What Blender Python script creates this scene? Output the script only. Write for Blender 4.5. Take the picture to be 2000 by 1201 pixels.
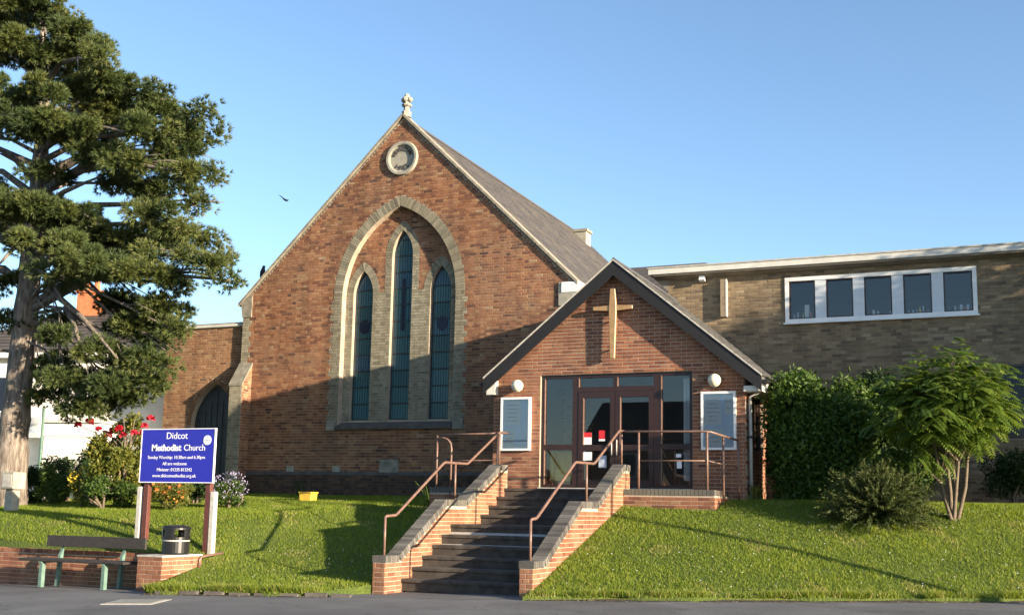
import bpy, bmesh, math, random
import numpy as np
from mathutils import Vector, Matrix

random.seed(7)
RNG = np.random.default_rng(11)
for o in list(bpy.data.objects): bpy.data.objects.remove(o)
SC = bpy.context.scene
COL = SC.collection

# ------------------------------------------------------------------ camera
# building axes: X along the church front, Y into the scene, Z up; pavement about z = 0
FPX, CYP = 2203.4, 668.0
YAW, PITCH, ROLL = (math.radians(a) for a in (23.5925, 8.4532, -1.0832))
CAM = np.array([0.0, 0.0, 1.35])
_cy, _sy, _cp, _sp = math.cos(YAW), math.sin(YAW), math.cos(PITCH), math.sin(PITCH)
FW = np.array([-_sy*_cp, _cy*_cp, _sp]); _r = np.array([_cy, _sy, 0.0]); _d = np.cross(FW, _r)
RT = math.cos(ROLL)*_r + math.sin(ROLL)*_d
DN = -math.sin(ROLL)*_r + math.cos(ROLL)*_d
cam = bpy.data.cameras.new('camera'); camo = bpy.data.objects.new('camera', cam); COL.objects.link(camo)
camo.matrix_world = Matrix(((RT[0], -DN[0], -FW[0], CAM[0]), (RT[1], -DN[1], -FW[1], CAM[1]), (RT[2], -DN[2], -FW[2], CAM[2]), (0, 0, 0, 1)))
cam.sensor_width = 36.0; cam.lens = 36.0*FPX/2000.0
cam.shift_y = (CYP-600.5)/2000.0
cam.clip_start = 0.1; cam.clip_end = 3000
SC.camera = camo

# ------------------------------------------------------------------ light
SUN_A, SUN_E = math.radians(74.5), math.radians(11.3)     # angle from the church front's normal towards +X; height
SUN_DIR = Vector((math.sin(SUN_A)*math.cos(SUN_E), -math.cos(SUN_A)*math.cos(SUN_E), math.sin(SUN_E)))
world = bpy.data.worlds.new('World'); SC.world = world; world.use_nodes = True
wn = world.node_tree; wn.nodes.clear()
wo = wn.nodes.new('ShaderNodeOutputWorld'); wb = wn.nodes.new('ShaderNodeBackground'); ws = wn.nodes.new('ShaderNodeTexSky')
ws.sky_type = 'NISHITA'; ws.sun_disc = False
ws.sun_elevation = SUN_E
ws.sun_rotation = math.atan2(SUN_DIR.x, SUN_DIR.y)
ws.air_density = 0.85; ws.dust_density = 0.35; ws.ozone_density = 2.1; ws.altitude = 60
wb.inputs[1].default_value = 0.106
wn.links.new(ws.outputs[0], wb.inputs[0]); wn.links.new(wb.outputs[0], wo.inputs[0])
sl = bpy.data.lights.new('sun', 'SUN'); sl.energy = 5.0; sl.angle = math.radians(0.53); sl.color = (1.0, 0.83, 0.61)
so = bpy.data.objects.new('sun', sl); COL.objects.link(so)
so.rotation_euler = SUN_DIR.to_track_quat('Z', 'Y').to_euler(); so.location = (40, -12, 30)
SC.view_settings.view_transform = 'Standard'; SC.view_settings.look = 'None'
SC.view_settings.exposure = 1.6; SC.view_settings.gamma = 1.0
SC.render.engine = 'CYCLES'

# ------------------------------------------------------------------ pixel helpers (2000 x 1201 photograph)
def ray(x, y): return FW + RT*(x-1000)/FPX + DN*(y-CYP)/FPX
def at(x, y, ax, v):
    q = ray(x, y); return CAM + q*(v-CAM[ax])/q[ax]
def atY(x, y, Y): return at(x, y, 1, Y)

# ------------------------------------------------------------------ ground shape
def gz(x): return 0.02*(np.clip(x, -30, 9)+7.0)
EDGE = np.array([(-60, 5.0), (-30, 11.3), (-12.96, 14.86), (-9.6, 15.58), (-6.6, 16.15), (-4.75, 16.75), (-2.6, 17.6), (0.2, 18.7), (4, 20.2), (14, 24.4), (40, 35)])
def yedge(x): return np.interp(x, EDGE[:, 0], EDGE[:, 1])
def plateau(x): return np.interp(x, [-60, -26, -21.5, -17, -10, -4, 3, 20], [0.7, 0.95, 1.18, 1.60, 1.63, 1.62, 1.60, 1.6])
def hz(x, y):
    x = np.asarray(x, float); y = np.asarray(y, float)
    d = np.maximum(0, y-yedge(x)-0.12)
    a = gz(x)+0.06+np.interp(x, [-6, -1.5], [0.302, 0.37])*d
    w = np.clip((x+14.2)/1.7, 0, 1)*(x < -8.5); w = w*w*(3-2*w)
    a = a*(1-w)+w*(gz(x)+0.05+np.interp(d, [0, 1.6, 4.0, 10.0], [0, 0.20, 0.86, 1.9]))
    left = np.clip((-9.0-x)/1.5, 0, 1)
    p = (plateau(x)+0.004*np.clip(y-22, -4, 20))*(1-left)+left*(np.interp(x, [-60, -26, -21], [0.8, 1.0, 1.22])+0.076*np.clip(y-20, -4, 6))
    k = 0.22; h = np.clip(0.5+0.5*(p-a)/k, 0, 1)
    return p*(1-h)+a*h-k*h*(1-h)
def ground_at(x, y):
    """first hit of a pixel's ray with the lawn"""
    q = ray(x, y)
    t = np.arange(10, 60, 0.02); P = CAM+q[None, :]*t[:, None]
    w = np.where(P[:, 2] < hz(P[:, 0], P[:, 1]))[0]
    return P[w[0]] if len(w) else None

# ------------------------------------------------------------------ node helpers
def new_mat(name):
    m = bpy.data.materials.new(name); m.use_nodes = True
    nt = m.node_tree; b = nt.nodes['Principled BSDF']
    return m, nt, b
def N(nt, t, **kw):
    n = nt.nodes.new(t)
    for k, v in kw.items(): setattr(n, k, v)
    return n
def ramp(nt, fac, stops, interp='LINEAR'):
    r = N(nt, 'ShaderNodeValToRGB'); r.color_ramp.interpolation = interp
    e = r.color_ramp.elements
    while len(e) < len(stops): e.new(0.5)
    for i, (p, c) in enumerate(stops):
        e[i].position = p; e[i].color = (*c, 1)
    nt.links.new(fac, r.inputs[0]); return r.outputs[0]
def noise(nt, scale, detail=3, rough=0.55, vec=None):
    n = N(nt, 'ShaderNodeTexNoise'); n.inputs['Scale'].default_value = scale
    n.inputs['Detail'].default_value = detail; n.inputs['Roughness'].default_value = rough
    if vec is None:
        g = N(nt, 'ShaderNodeNewGeometry'); vec = g.outputs['Position']
    nt.links.new(vec, n.inputs['Vector']); return n.outputs[0]
def mixc(nt, fac, a, b, mode='MIX'):
    m = N(nt, 'ShaderNodeMix', data_type='RGBA', blend_type=mode)
    for s, v in ((m.inputs[0], fac), (m.inputs[6], a), (m.inputs[7], b)):
        if isinstance(v, (int, float)): s.default_value = v
        elif isinstance(v, tuple): s.default_value = (*v, 1)
        else: nt.links.new(v, s)
    return m.outputs[2]
def bump(nt, b, h, strength=0.3, dist=0.01):
    n = N(nt, 'ShaderNodeBump'); n.inputs['Strength'].default_value = strength; n.inputs['Distance'].default_value = dist
    nt.links.new(h, n.inputs['Height']); nt.links.new(n.outputs[0], b.inputs['Normal'])
def attr(nt, name='rnd'):
    a = N(nt, 'ShaderNodeAttribute'); a.attribute_name = name; return a.outputs['Fac']

def plain(name, col, rough=0.6, var=0.15, scale=6.0, metal=0.0, bmp=0.0, bscale=60, spec=0.5):
    m, nt, b = new_mat(name)
    n = noise(nt, scale, 4)
    lo = tuple(c*(1-var) for c in col); hi = tuple(min(1, c*(1+var)) for c in col)
    nt.links.new(ramp(nt, n, [(0.3, lo), (0.7, hi)]), b.inputs['Base Color'])
    b.inputs['Roughness'].default_value = rough; b.inputs['Metallic'].default_value = metal
    b.inputs['Specular IOR Level'].default_value = spec
    if bmp: bump(nt, b, noise(nt, bscale, 5), bmp, 0.01)
    return m

def brick_mat(name, stops, stain=(0.10, 0.085, 0.07), amt=0.35, lichen=None):
    m, nt, b = new_mat(name)
    c = ramp(nt, attr(nt), stops)
    c = mixc(nt, 0.30, c, ramp(nt, noise(nt, 38, 4), [(0.3, (0.35, 0.35, 0.35)), (0.7, (1, 1, 1))]), 'MULTIPLY')
    s = ramp(nt, noise(nt, 0.7, 6, 0.65), [(0.42, (0, 0, 0)), (0.72, (amt, amt, amt))])
    c = mixc(nt, s, c, stain)
    g_ = N(nt, 'ShaderNodeNewGeometry'); mp_ = N(nt, 'ShaderNodeMapping'); mp_.inputs['Scale'].default_value = (2.6, 2.6, 0.28)
    nt.links.new(g_.outputs['Position'], mp_.inputs[0])
    st = ramp(nt, noise(nt, 1.0, 5, 0.6, mp_.outputs[0]), [(0.36, (0.62, 0.60, 0.58)), (0.62, (1.0, 1.0, 1.0))])
    c = mixc(nt, 0.75, c, st, 'MULTIPLY')
    if lichen:
        l = ramp(nt, noise(nt, 1.7, 6, 0.7), [(0.56, (0, 0, 0)), (0.72, (0.5, 0.5, 0.5))])
        c = mixc(nt, l, c, lichen)
    nt.links.new(c, b.inputs['Base Color'])
    b.inputs['Roughness'].default_value = 0.92; b.inputs['Specular IOR Level'].default_value = 0.25
    bump(nt, b, noise(nt, 120, 4), 0.35, 0.006)
    return m

def leaf_mat(name, stops, rough=0.5, trans=0.35, tcol=None):
    m, nt, b = new_mat(name)
    c = ramp(nt, attr(nt), stops)
    nt.links.new(c, b.inputs['Base Color']); b.inputs['Roughness'].default_value = rough
    b.inputs['Specular IOR Level'].default_value = 0.35
    t = N(nt, 'ShaderNodeBsdfTranslucent')
    nt.links.new(mixc(nt, 1.0, c, tcol or (1.0, 1.0, 0.45), 'MULTIPLY'), t.inputs[0])
    mx = N(nt, 'ShaderNodeMixShader'); mx.inputs[0].default_value = trans
    nt.links.new(b.outputs[0], mx.inputs[1]); nt.links.new(t.outputs[0], mx.inputs[2])
    nt.links.new(mx.outputs[0], nt.nodes['Material Output'].inputs[0])
    return m

def glass_mat(name, tint=(0.96, 0.97, 0.97), f0=0.06):
    m, nt, b = new_mat(name)
    nt.nodes.remove(b)
    tr = N(nt, 'ShaderNodeBsdfTransparent'); tr.inputs[0].default_value = (*tint, 1)
    gl = N(nt, 'ShaderNodeBsdfGlossy'); gl.inputs['Roughness'].default_value = 0.01
    fr = N(nt, 'ShaderNodeFresnel'); fr.inputs[0].default_value = 1.62
    mx = N(nt, 'ShaderNodeMixShader'); nt.links.new(fr.outputs[0], mx.inputs[0])
    nt.links.new(tr.outputs[0], mx.inputs[1]); nt.links.new(gl.outputs[0], mx.inputs[2])
    nt.links.new(mx.outputs[0], nt.nodes['Material Output'].inputs[0])
    return m

M = {}
M['brick_church'] = brick_mat('church_brick', [(0, (0.085, 0.05, 0.042)), (0.18, (0.185, 0.080, 0.050)), (0.42, (0.30, 0.132, 0.070)), (0.72, (0.37, 0.18, 0.095)), (0.92, (0.41, 0.225, 0.12)), (1, (0.42, 0.31, 0.19))], amt=0.5, lichen=(0.30, 0.21, 0.12))
M['brick_wing'] = brick_mat('wing_brick', [(0, (0.16, 0.08, 0.05)), (0.35, (0.29, 0.145, 0.075)), (0.75, (0.36, 0.19, 0.095)), (1, (0.42, 0.27, 0.15))], amt=0.3)
M['brick_porch'] = brick_mat('porch_brick', [(0, (0.16, 0.065, 0.045)), (0.35, (0.27, 0.105, 0.06)), (0.8, (0.35, 0.15, 0.082)), (1, (0.36, 0.21, 0.12))], amt=0.28)
M['brick_steps'] = brick_mat('steps_brick', [(0, (0.17, 0.065, 0.042)), (0.4, (0.29, 0.115, 0.068)), (1, (0.37, 0.18, 0.11))], stain=(0.27, 0.21, 0.10), amt=0.40)
M['brick_annexe'] = brick_mat('annexe_brick', [(0, (0.14, 0.10, 0.07)), (0.4, (0.25, 0.18, 0.11)), (0.8, (0.34, 0.25, 0.15)), (1, (0.40, 0.31, 0.20))], amt=0.25)
M['brick_buff'] = brick_mat('buff_brick', [(0, (0.17, 0.155, 0.115)), (0.4, (0.28, 0.255, 0.185)), (1, (0.39, 0.355, 0.265))], stain=(0.20, 0.20, 0.16), amt=0.45)
M['brick_sooty'] = brick_mat('sooty_brick', [(0, (0.05, 0.033, 0.027)), (0.5, (0.10, 0.060, 0.043)), (1, (0.16, 0.095, 0.062))], stain=(0.05, 0.055, 0.035), amt=0.4)
M['brick_blue'] = brick_mat('coping_brick', [(0, (0.075, 0.072, 0.072)), (0.6, (0.13, 0.122, 0.115)), (1, (0.19, 0.175, 0.16))], stain=(0.25, 0.24, 0.16), amt=0.3)
M['mortar'] = plain('mortar', (0.36, 0.29, 0.22), 0.95, 0.2, 3)
M['mortar_light'] = plain('mortar_light', (0.40, 0.33, 0.26), 0.95, 0.15, 3)
M['mortar_grey'] = plain('mortar_grey', (0.24, 0.22, 0.18), 0.95, 0.2, 3)
M['stone'] = plain('weathered_stone', (0.23, 0.21, 0.165), 0.9, 0.35, 5, bmp=0.4, bscale=40)
M['stone_pale'] = plain('pale_stone', (0.30, 0.285, 0.235), 0.85, 0.2, 8, bmp=0.2, bscale=60)
M['stone_dark'] = plain('sooty_stone', (0.085, 0.075, 0.065), 0.9, 0.35, 4, bmp=0.4, bscale=40)
M['concrete'] = plain('concrete', (0.42, 0.40, 0.36), 0.9, 0.2, 9, bmp=0.25, bscale=90)
M['step_stone'] = plain('step_concrete', (0.062, 0.051, 0.042), 0.92, 0.4, 6, bmp=0.5, bscale=50)
M['white_paint'] = plain('white_paint', (0.78, 0.77, 0.74), 0.5, 0.05, 6)
M['render_white'] = plain('white_render', (0.80, 0.78, 0.73), 0.85, 0.06, 2)
M['window_panel'] = plain('grey_panel', (0.60, 0.63, 0.66), 0.45, 0.05, 6)
M['brown_frame'] = plain('brown_frame', (0.030, 0.014, 0.012), 0.35, 0.2, 8)
M['barge'] = plain('dark_board', (0.009, 0.0085, 0.010), 0.65, 0.25, 7)
M['wood_dark'] = plain('weathered_wood', (0.035, 0.030, 0.027), 0.75, 0.35, 14, bmp=0.3, bscale=50)
M['wood_brown'] = plain('brown_post_paint', (0.11, 0.035, 0.025), 0.55, 0.2, 10)
M['green_paint'] = plain('pale_green_paint', (0.12, 0.20, 0.165), 0.6, 0.2, 12)
M['rail'] = plain('brown_rail_paint', (0.17, 0.10, 0.075), 0.45, 0.25, 18)
M['cross_wood'] = plain('varnished_wood', (0.33, 0.205, 0.095), 0.40, 0.15, 12)
M['black_plastic'] = plain('black_plastic', (0.012, 0.012, 0.013), 0.38, 0.2, 10)
M['grey_metal'] = plain('dark_metal', (0.05, 0.05, 0.05), 0.35, 0.3, 10, metal=0.6)
M['fascia'] = plain('pale_fascia', (0.56, 0.55, 0.50), 0.7, 0.15, 3)
M['pipe'] = plain('grey_white_pipe', (0.40, 0.385, 0.36), 0.5, 0.1, 5)
M['soffit'] = plain('soffit_board', (0.22, 0.19, 0.15), 0.8, 0.2, 5)
M['globe'] = plain('opal_globe', (0.62, 0.60, 0.48), 0.35, 0.08, 8)
M['yellow'] = plain('yellow_plastic', (0.62, 0.42, 0.05), 0.5, 0.15, 10)
M['yellow_pale'] = plain('yellow_upholstery', (0.85, 0.63, 0.15), 0.7, 0.1, 10)
M['blue_sign'] = plain('blue_sign_panel', (0.018, 0.020, 0.36), 0.35, 0.06, 3)
M['sign_white'] = plain('sign_lettering', (0.85, 0.85, 0.88), 0.5, 0.02, 3)
M['sign_grey'] = plain('emblem_grey', (0.35, 0.38, 0.42), 0.5, 0.02, 3)
M['paper'] = plain('paper', (0.80, 0.80, 0.80), 0.7, 0.03, 5)
M['board_sky_blue'] = plain('sky_tinted_backing', (0.66, 0.76, 0.90), 0.6, 0.08, 3)  # sky reflection of the notice board glass put into this colour
M['print_grey'] = plain('print_grey', (0.42, 0.46, 0.55), 0.7, 0.2, 30)
M['red'] = plain('red_print', (0.55, 0.02, 0.03), 0.6, 0.05, 6)
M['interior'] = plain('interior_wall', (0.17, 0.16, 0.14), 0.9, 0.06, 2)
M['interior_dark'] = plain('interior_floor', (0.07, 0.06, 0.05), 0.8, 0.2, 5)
M['terracotta'] = plain('terracotta', (0.50, 0.16, 0.07), 0.8, 0.2, 10)
M['door_dark'] = plain('dark_door', (0.035, 0.040, 0.045), 0.55, 0.25, 6)
M['lead'] = plain('lead', (0.03, 0.035, 0.038), 0.6, 0.2, 20)
M['bird'] = plain('bird_feathers', (0.012, 0.012, 0.015), 0.6, 0.3, 20)
M['bark_pine'] = None
M['glass'] = glass_mat('clear_glass')
M['glass_dark'] = plain('dark_window_glass', (0.012, 0.016, 0.030), 0.08, 0.3, 1.5, spec=0.25)
def lead_glass():
    m, nt, b = new_mat('leaded_glass')
    nt.links.new(ramp(nt, attr(nt), [(0, (0.030, 0.105, 0.120)), (0.5, (0.050, 0.150, 0.165)), (1, (0.045, 0.115, 0.175))]), b.inputs['Base Color'])
    b.inputs['Roughness'].default_value = 0.35; bump(nt, b, noise(nt, 9, 2), 0.3, 0.02); return m
M['lead_glass'] = lead_glass()
def slate(name, a, bb, lich):
    m, nt, b = new_mat(name)
    c = ramp(nt, attr(nt), [(0, a), (1, bb)])
    c = mixc(nt, ramp(nt, noise(nt, 0.9, 6, 0.7), [(0.5, (0, 0, 0)), (0.75, (0.6, 0.6, 0.6))]), c, lich)
    nt.links.new(c, b.inputs['Base Color']); b.inputs['Roughness'].default_value = 0.8; return m
M['slate'] = slate('old_slate', (0.055, 0.050, 0.048), (0.09, 0.08, 0.075), (0.17, 0.14, 0.09))
M['slate_porch'] = slate('porch_tile', (0.06, 0.06, 0.065), (0.10, 0.10, 0.10), (0.16, 0.15, 0.10))
def bark():
    m, nt, b = new_mat('pine_bark')
    tc = N(nt, 'ShaderNodeNewGeometry'); mp = N(nt, 'ShaderNodeMapping'); mp.inputs['Scale'].default_value = (9, 9, 1.6)
    nt.links.new(tc.outputs['Position'], mp.inputs[0])
    n = noise(nt, 1.6, 6, 0.65, mp.outputs[0])
    nt.links.new(ramp(nt, n, [(0.32, (0.06, 0.045, 0.036)), (0.5, (0.17, 0.14, 0.115)), (0.7, (0.30, 0.265, 0.225))]), b.inputs['Base Color'])
    b.inputs['Roughness'].default_value = 0.95; bump(nt, b, n, 0.9, 0.05); return m
M['bark_pine'] = bark()
M['bark'] = plain('shrub_bark', (0.13, 0.10, 0.07), 0.9, 0.35, 20, bmp=0.4)
M['needles'] = leaf_mat('pine_needles', [(0, (0.028, 0.050, 0.020)), (0.45, (0.065, 0.095, 0.030)), (1, (0.145, 0.16, 0.045))], 0.5, 0.22)
M['leaf_dark'] = leaf_mat('dark_leaf', [(0, (0.012, 0.028, 0.009)), (0.6, (0.028, 0.060, 0.014)), (1, (0.07, 0.13, 0.02))], 0.6, 0.3)
M['leaf_laurel'] = leaf_mat('laurel_leaf', [(0, (0.025, 0.055, 0.010)), (0.5, (0.065, 0.12, 0.018)), (1, (0.13, 0.20, 0.03))], 0.55, 0.38)
M['spur'] = plain('weathered_concrete_paint', (0.50, 0.47, 0.41), 0.85, 0.2, 12)
M['leaf_mid'] = leaf_mat('green_leaf', [(0, (0.03, 0.065, 0.012)), (0.6, (0.07, 0.125, 0.022)), (1, (0.15, 0.20, 0.035))], 0.5, 0.4)
M['leaf_yellow'] = leaf_mat('yellow_green_leaf', [(0, (0.06, 0.08, 0.015)), (0.6, (0.15, 0.17, 0.03)), (1, (0.30, 0.24, 0.05))], 0.5, 0.4)
M['leaf_rowan'] = leaf_mat('pinnate_leaf', [(0, (0.05, 0.09, 0.015)), (0.6, (0.11, 0.18, 0.025)), (1, (0.20, 0.25, 0.04))], 0.45, 0.45)
M['leaf_yew'] = leaf_mat('feathery_leaf', [(0, (0.018, 0.032, 0.010)), (0.6, (0.06, 0.085, 0.02)), (1, (0.17, 0.17, 0.05))], 0.6, 0.25)
M['petal_red'] = leaf_mat('red_petal', [(0, (0.45, 0.015, 0.03)), (1, (0.75, 0.05, 0.09))], 0.5, 0.3, (1, 0.6, 0.6))
M['petal_orange'] = leaf_mat('orange_petal', [(0, (0.60, 0.14, 0.03)), (1, (0.75, 0.30, 0.08))], 0.5, 0.3, (1, 0.8, 0.5))
M['petal_yellow'] = leaf_mat('yellow_petal', [(0, (0.60, 0.42, 0.03)), (1, (0.75, 0.60, 0.08))], 0.5, 0.3)
M['petal_lilac'] = leaf_mat('lilac_petal', [(0, (0.30, 0.26, 0.45)), (1, (0.50, 0.46, 0.60))], 0.5, 0.3, (1, 1, 1))
M['grass'] = leaf_mat('grass_blade', [(0, (0.09, 0.145, 0.014)), (0.5, (0.20, 0.28, 0.028)), (0.93, (0.34, 0.37, 0.05)), (1, (0.44, 0.38, 0.16))], 0.55, 0.5)
def lawn_mat():
    m, nt, b = new_mat('lawn')
    c = ramp(nt, noise(nt, 1.3, 6, 0.65), [(0.3, (0.05, 0.085, 0.010)), (0.55, (0.10, 0.14, 0.016)), (0.75, (0.14, 0.165, 0.028))])
    c = mixc(nt, 0.6, c, ramp(nt, noise(nt, 30, 4), [(0.3, (0.35, 0.35, 0.3)), (0.7, (1, 1, 1))]), 'MULTIPLY')
    nt.links.new(c, b.inputs['Base Color']); b.inputs['Roughness'].default_value = 0.95
    bump(nt, b, noise(nt, 25, 5), 0.8, 0.05); return m
M['lawn'] = lawn_mat()
def asphalt(name, lo, hi):
    m, nt, b = new_mat(name)
    c = ramp(nt, noise(nt, 0.8, 6, 0.6), [(0.3, lo), (0.7, hi)])
    c = mixc(nt, 0.55, c, ramp(nt, noise(nt, 140, 3), [(0.35, (0.45, 0.45, 0.45)), (0.7, (1.25, 1.25, 1.25))]), 'MULTIPLY')
    vo = N(nt, 'ShaderNodeTexVoronoi'); vo.feature = 'DISTANCE_TO_EDGE'; vo.inputs['Scale'].default_value = 0.55
    gp = N(nt, 'ShaderNodeNewGeometry'); va = N(nt, 'ShaderNodeVectorMath'); va.operation = 'ADD'
    nz = N(nt, 'ShaderNodeTexNoise'); nz.inputs['Scale'].default_value = 3.0; nt.links.new(gp.outputs['Position'], nz.inputs['Vector'])
    nt.links.new(gp.outputs['Position'], va.inputs[0]); nt.links.new(nz.outputs[1], va.inputs[1]); nt.links.new(va.outputs[0], vo.inputs['Vector'])
    c = mixc(nt, 1.0, c, ramp(nt, vo.outputs[0], [(0.0, (0.45, 0.44, 0.43)), (0.012, (1, 1, 1))]), 'MULTIPLY')
    c = mixc(nt, 1.0, c, ramp(nt, noise(nt, 0.35, 2, 0.4), [(0.46, (0.80, 0.80, 0.81)), (0.49, (1, 1, 1))]), 'MULTIPLY')
    nt.links.new(c, b.inputs['Base Color']); b.inputs['Roughness'].default_value = 0.9
    bump(nt, b, noise(nt, 160, 4), 0.5, 0.006); return m
M['asphalt'] = asphalt('pavement_asphalt', (0.12, 0.118, 0.115), (0.19, 0.187, 0.18))
M['road'] = asphalt('road_asphalt', (0.045, 0.045, 0.046), (0.07, 0.07, 0.07))
M['soil'] = plain('soil', (0.06, 0.045, 0.03), 0.95, 0.4, 12, bmp=0.6, bscale=30)
M['skin_dummy'] = M['paper']
def brick_tex(name, c1, c2, mo):
    m, nt, b = new_mat(name)
    g = N(nt, 'ShaderNodeNewGeometry'); sx = N(nt, 'ShaderNodeSeparateXYZ'); nt.links.new(g.outputs['Position'], sx.inputs[0])
    ad = N(nt, 'ShaderNodeMath'); nt.links.new(sx.outputs[0], ad.inputs[0]); nt.links.new(sx.outputs[1], ad.inputs[1])
    cb = N(nt, 'ShaderNodeCombineXYZ'); nt.links.new(ad.outputs[0], cb.inputs[0]); nt.links.new(sx.outputs[2], cb.inputs[1])
    t = N(nt, 'ShaderNodeTexBrick'); t.inputs['Scale'].default_value = 1.0
    t.inputs['Brick Width'].default_value = 0.225; t.inputs['Row Height'].default_value = 0.075; t.inputs['Mortar Size'].default_value = 0.006
    t.inputs['Color1'].default_value = (*c1, 1); t.inputs['Color2'].default_value = (*c2, 1); t.inputs['Mortar'].default_value = (*mo, 1)
    nt.links.new(cb.outputs[0], t.inputs['Vector']); nt.links.new(t.outputs[0], b.inputs['Base Color']); b.inputs['Roughness'].default_value = 0.9
    return m
M['brick_far'] = brick_tex('far_brick', (0.30, 0.12, 0.06), (0.40, 0.17, 0.08), (0.36, 0.3, 0.23))
M['brick_far_buff'] = brick_tex('far_buff_brick', (0.20, 0.14, 0.09), (0.30, 0.22, 0.13), (0.24, 0.22, 0.18))

# ------------------------------------------------------------------ object helpers
def tag(o, label=None, cat=None, group=None, kind=None):
    if label: o['label'] = label
    if cat: o['category'] = cat
    if group: o['group'] = group
    if kind: o['kind'] = kind
    return o
def thing(name, loc, label, cat, group=None):
    o = bpy.data.objects.new(name, None); COL.objects.link(o); o.location = loc
    o.empty_display_size = 0.2
    return tag(o, label, cat, group)
def origin(o):
    p = Vector((0, 0, 0))
    while o is not None: p = p+o.location; o = o.parent
    return p
def link_mesh(name, me, mat, parent=None, smooth=False, kind=None):
    o = bpy.data.objects.new(name, me); COL.objects.link(o)
    if mat is not None and not me.materials: me.materials.append(mat)
    if parent is not None: o.parent = parent
    if smooth: me.polygons.foreach_set('use_smooth', np.ones(len(me.polygons), bool))
    if kind: o['kind'] = kind
    return o
def npmesh(name, V, F, mat, parent=None, rnd=None, smooth=False, kind=None):
    """V (n,3) world coords, F (m,k) all the same k; rnd per face"""
    V = np.asarray(V, np.float32)
    if parent is not None: V = V-np.array(origin(parent), np.float32)
    F = np.asarray(F, np.int32); k = F.shape[1]
    me = bpy.data.meshes.new(name)
    me.vertices.add(len(V)); me.vertices.foreach_set('co', V.ravel())
    me.loops.add(F.size); me.loops.foreach_set('vertex_index', F.ravel())
    me.polygons.add(len(F)); me.polygons.foreach_set('loop_start', np.arange(len(F), dtype=np.int32)*k)
    me.polygons.foreach_set('loop_total', np.full(len(F), k, np.int32))
    if rnd is not None:
        a = me.attributes.new('rnd', 'FLOAT', 'FACE'); a.data.foreach_set('value', np.asarray(rnd, np.float32))
    me.update(calc_edges=True); me.validate()
    if not smooth: me.shade_flat()
    return link_mesh(name, me, mat, parent, smooth, kind)

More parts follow.
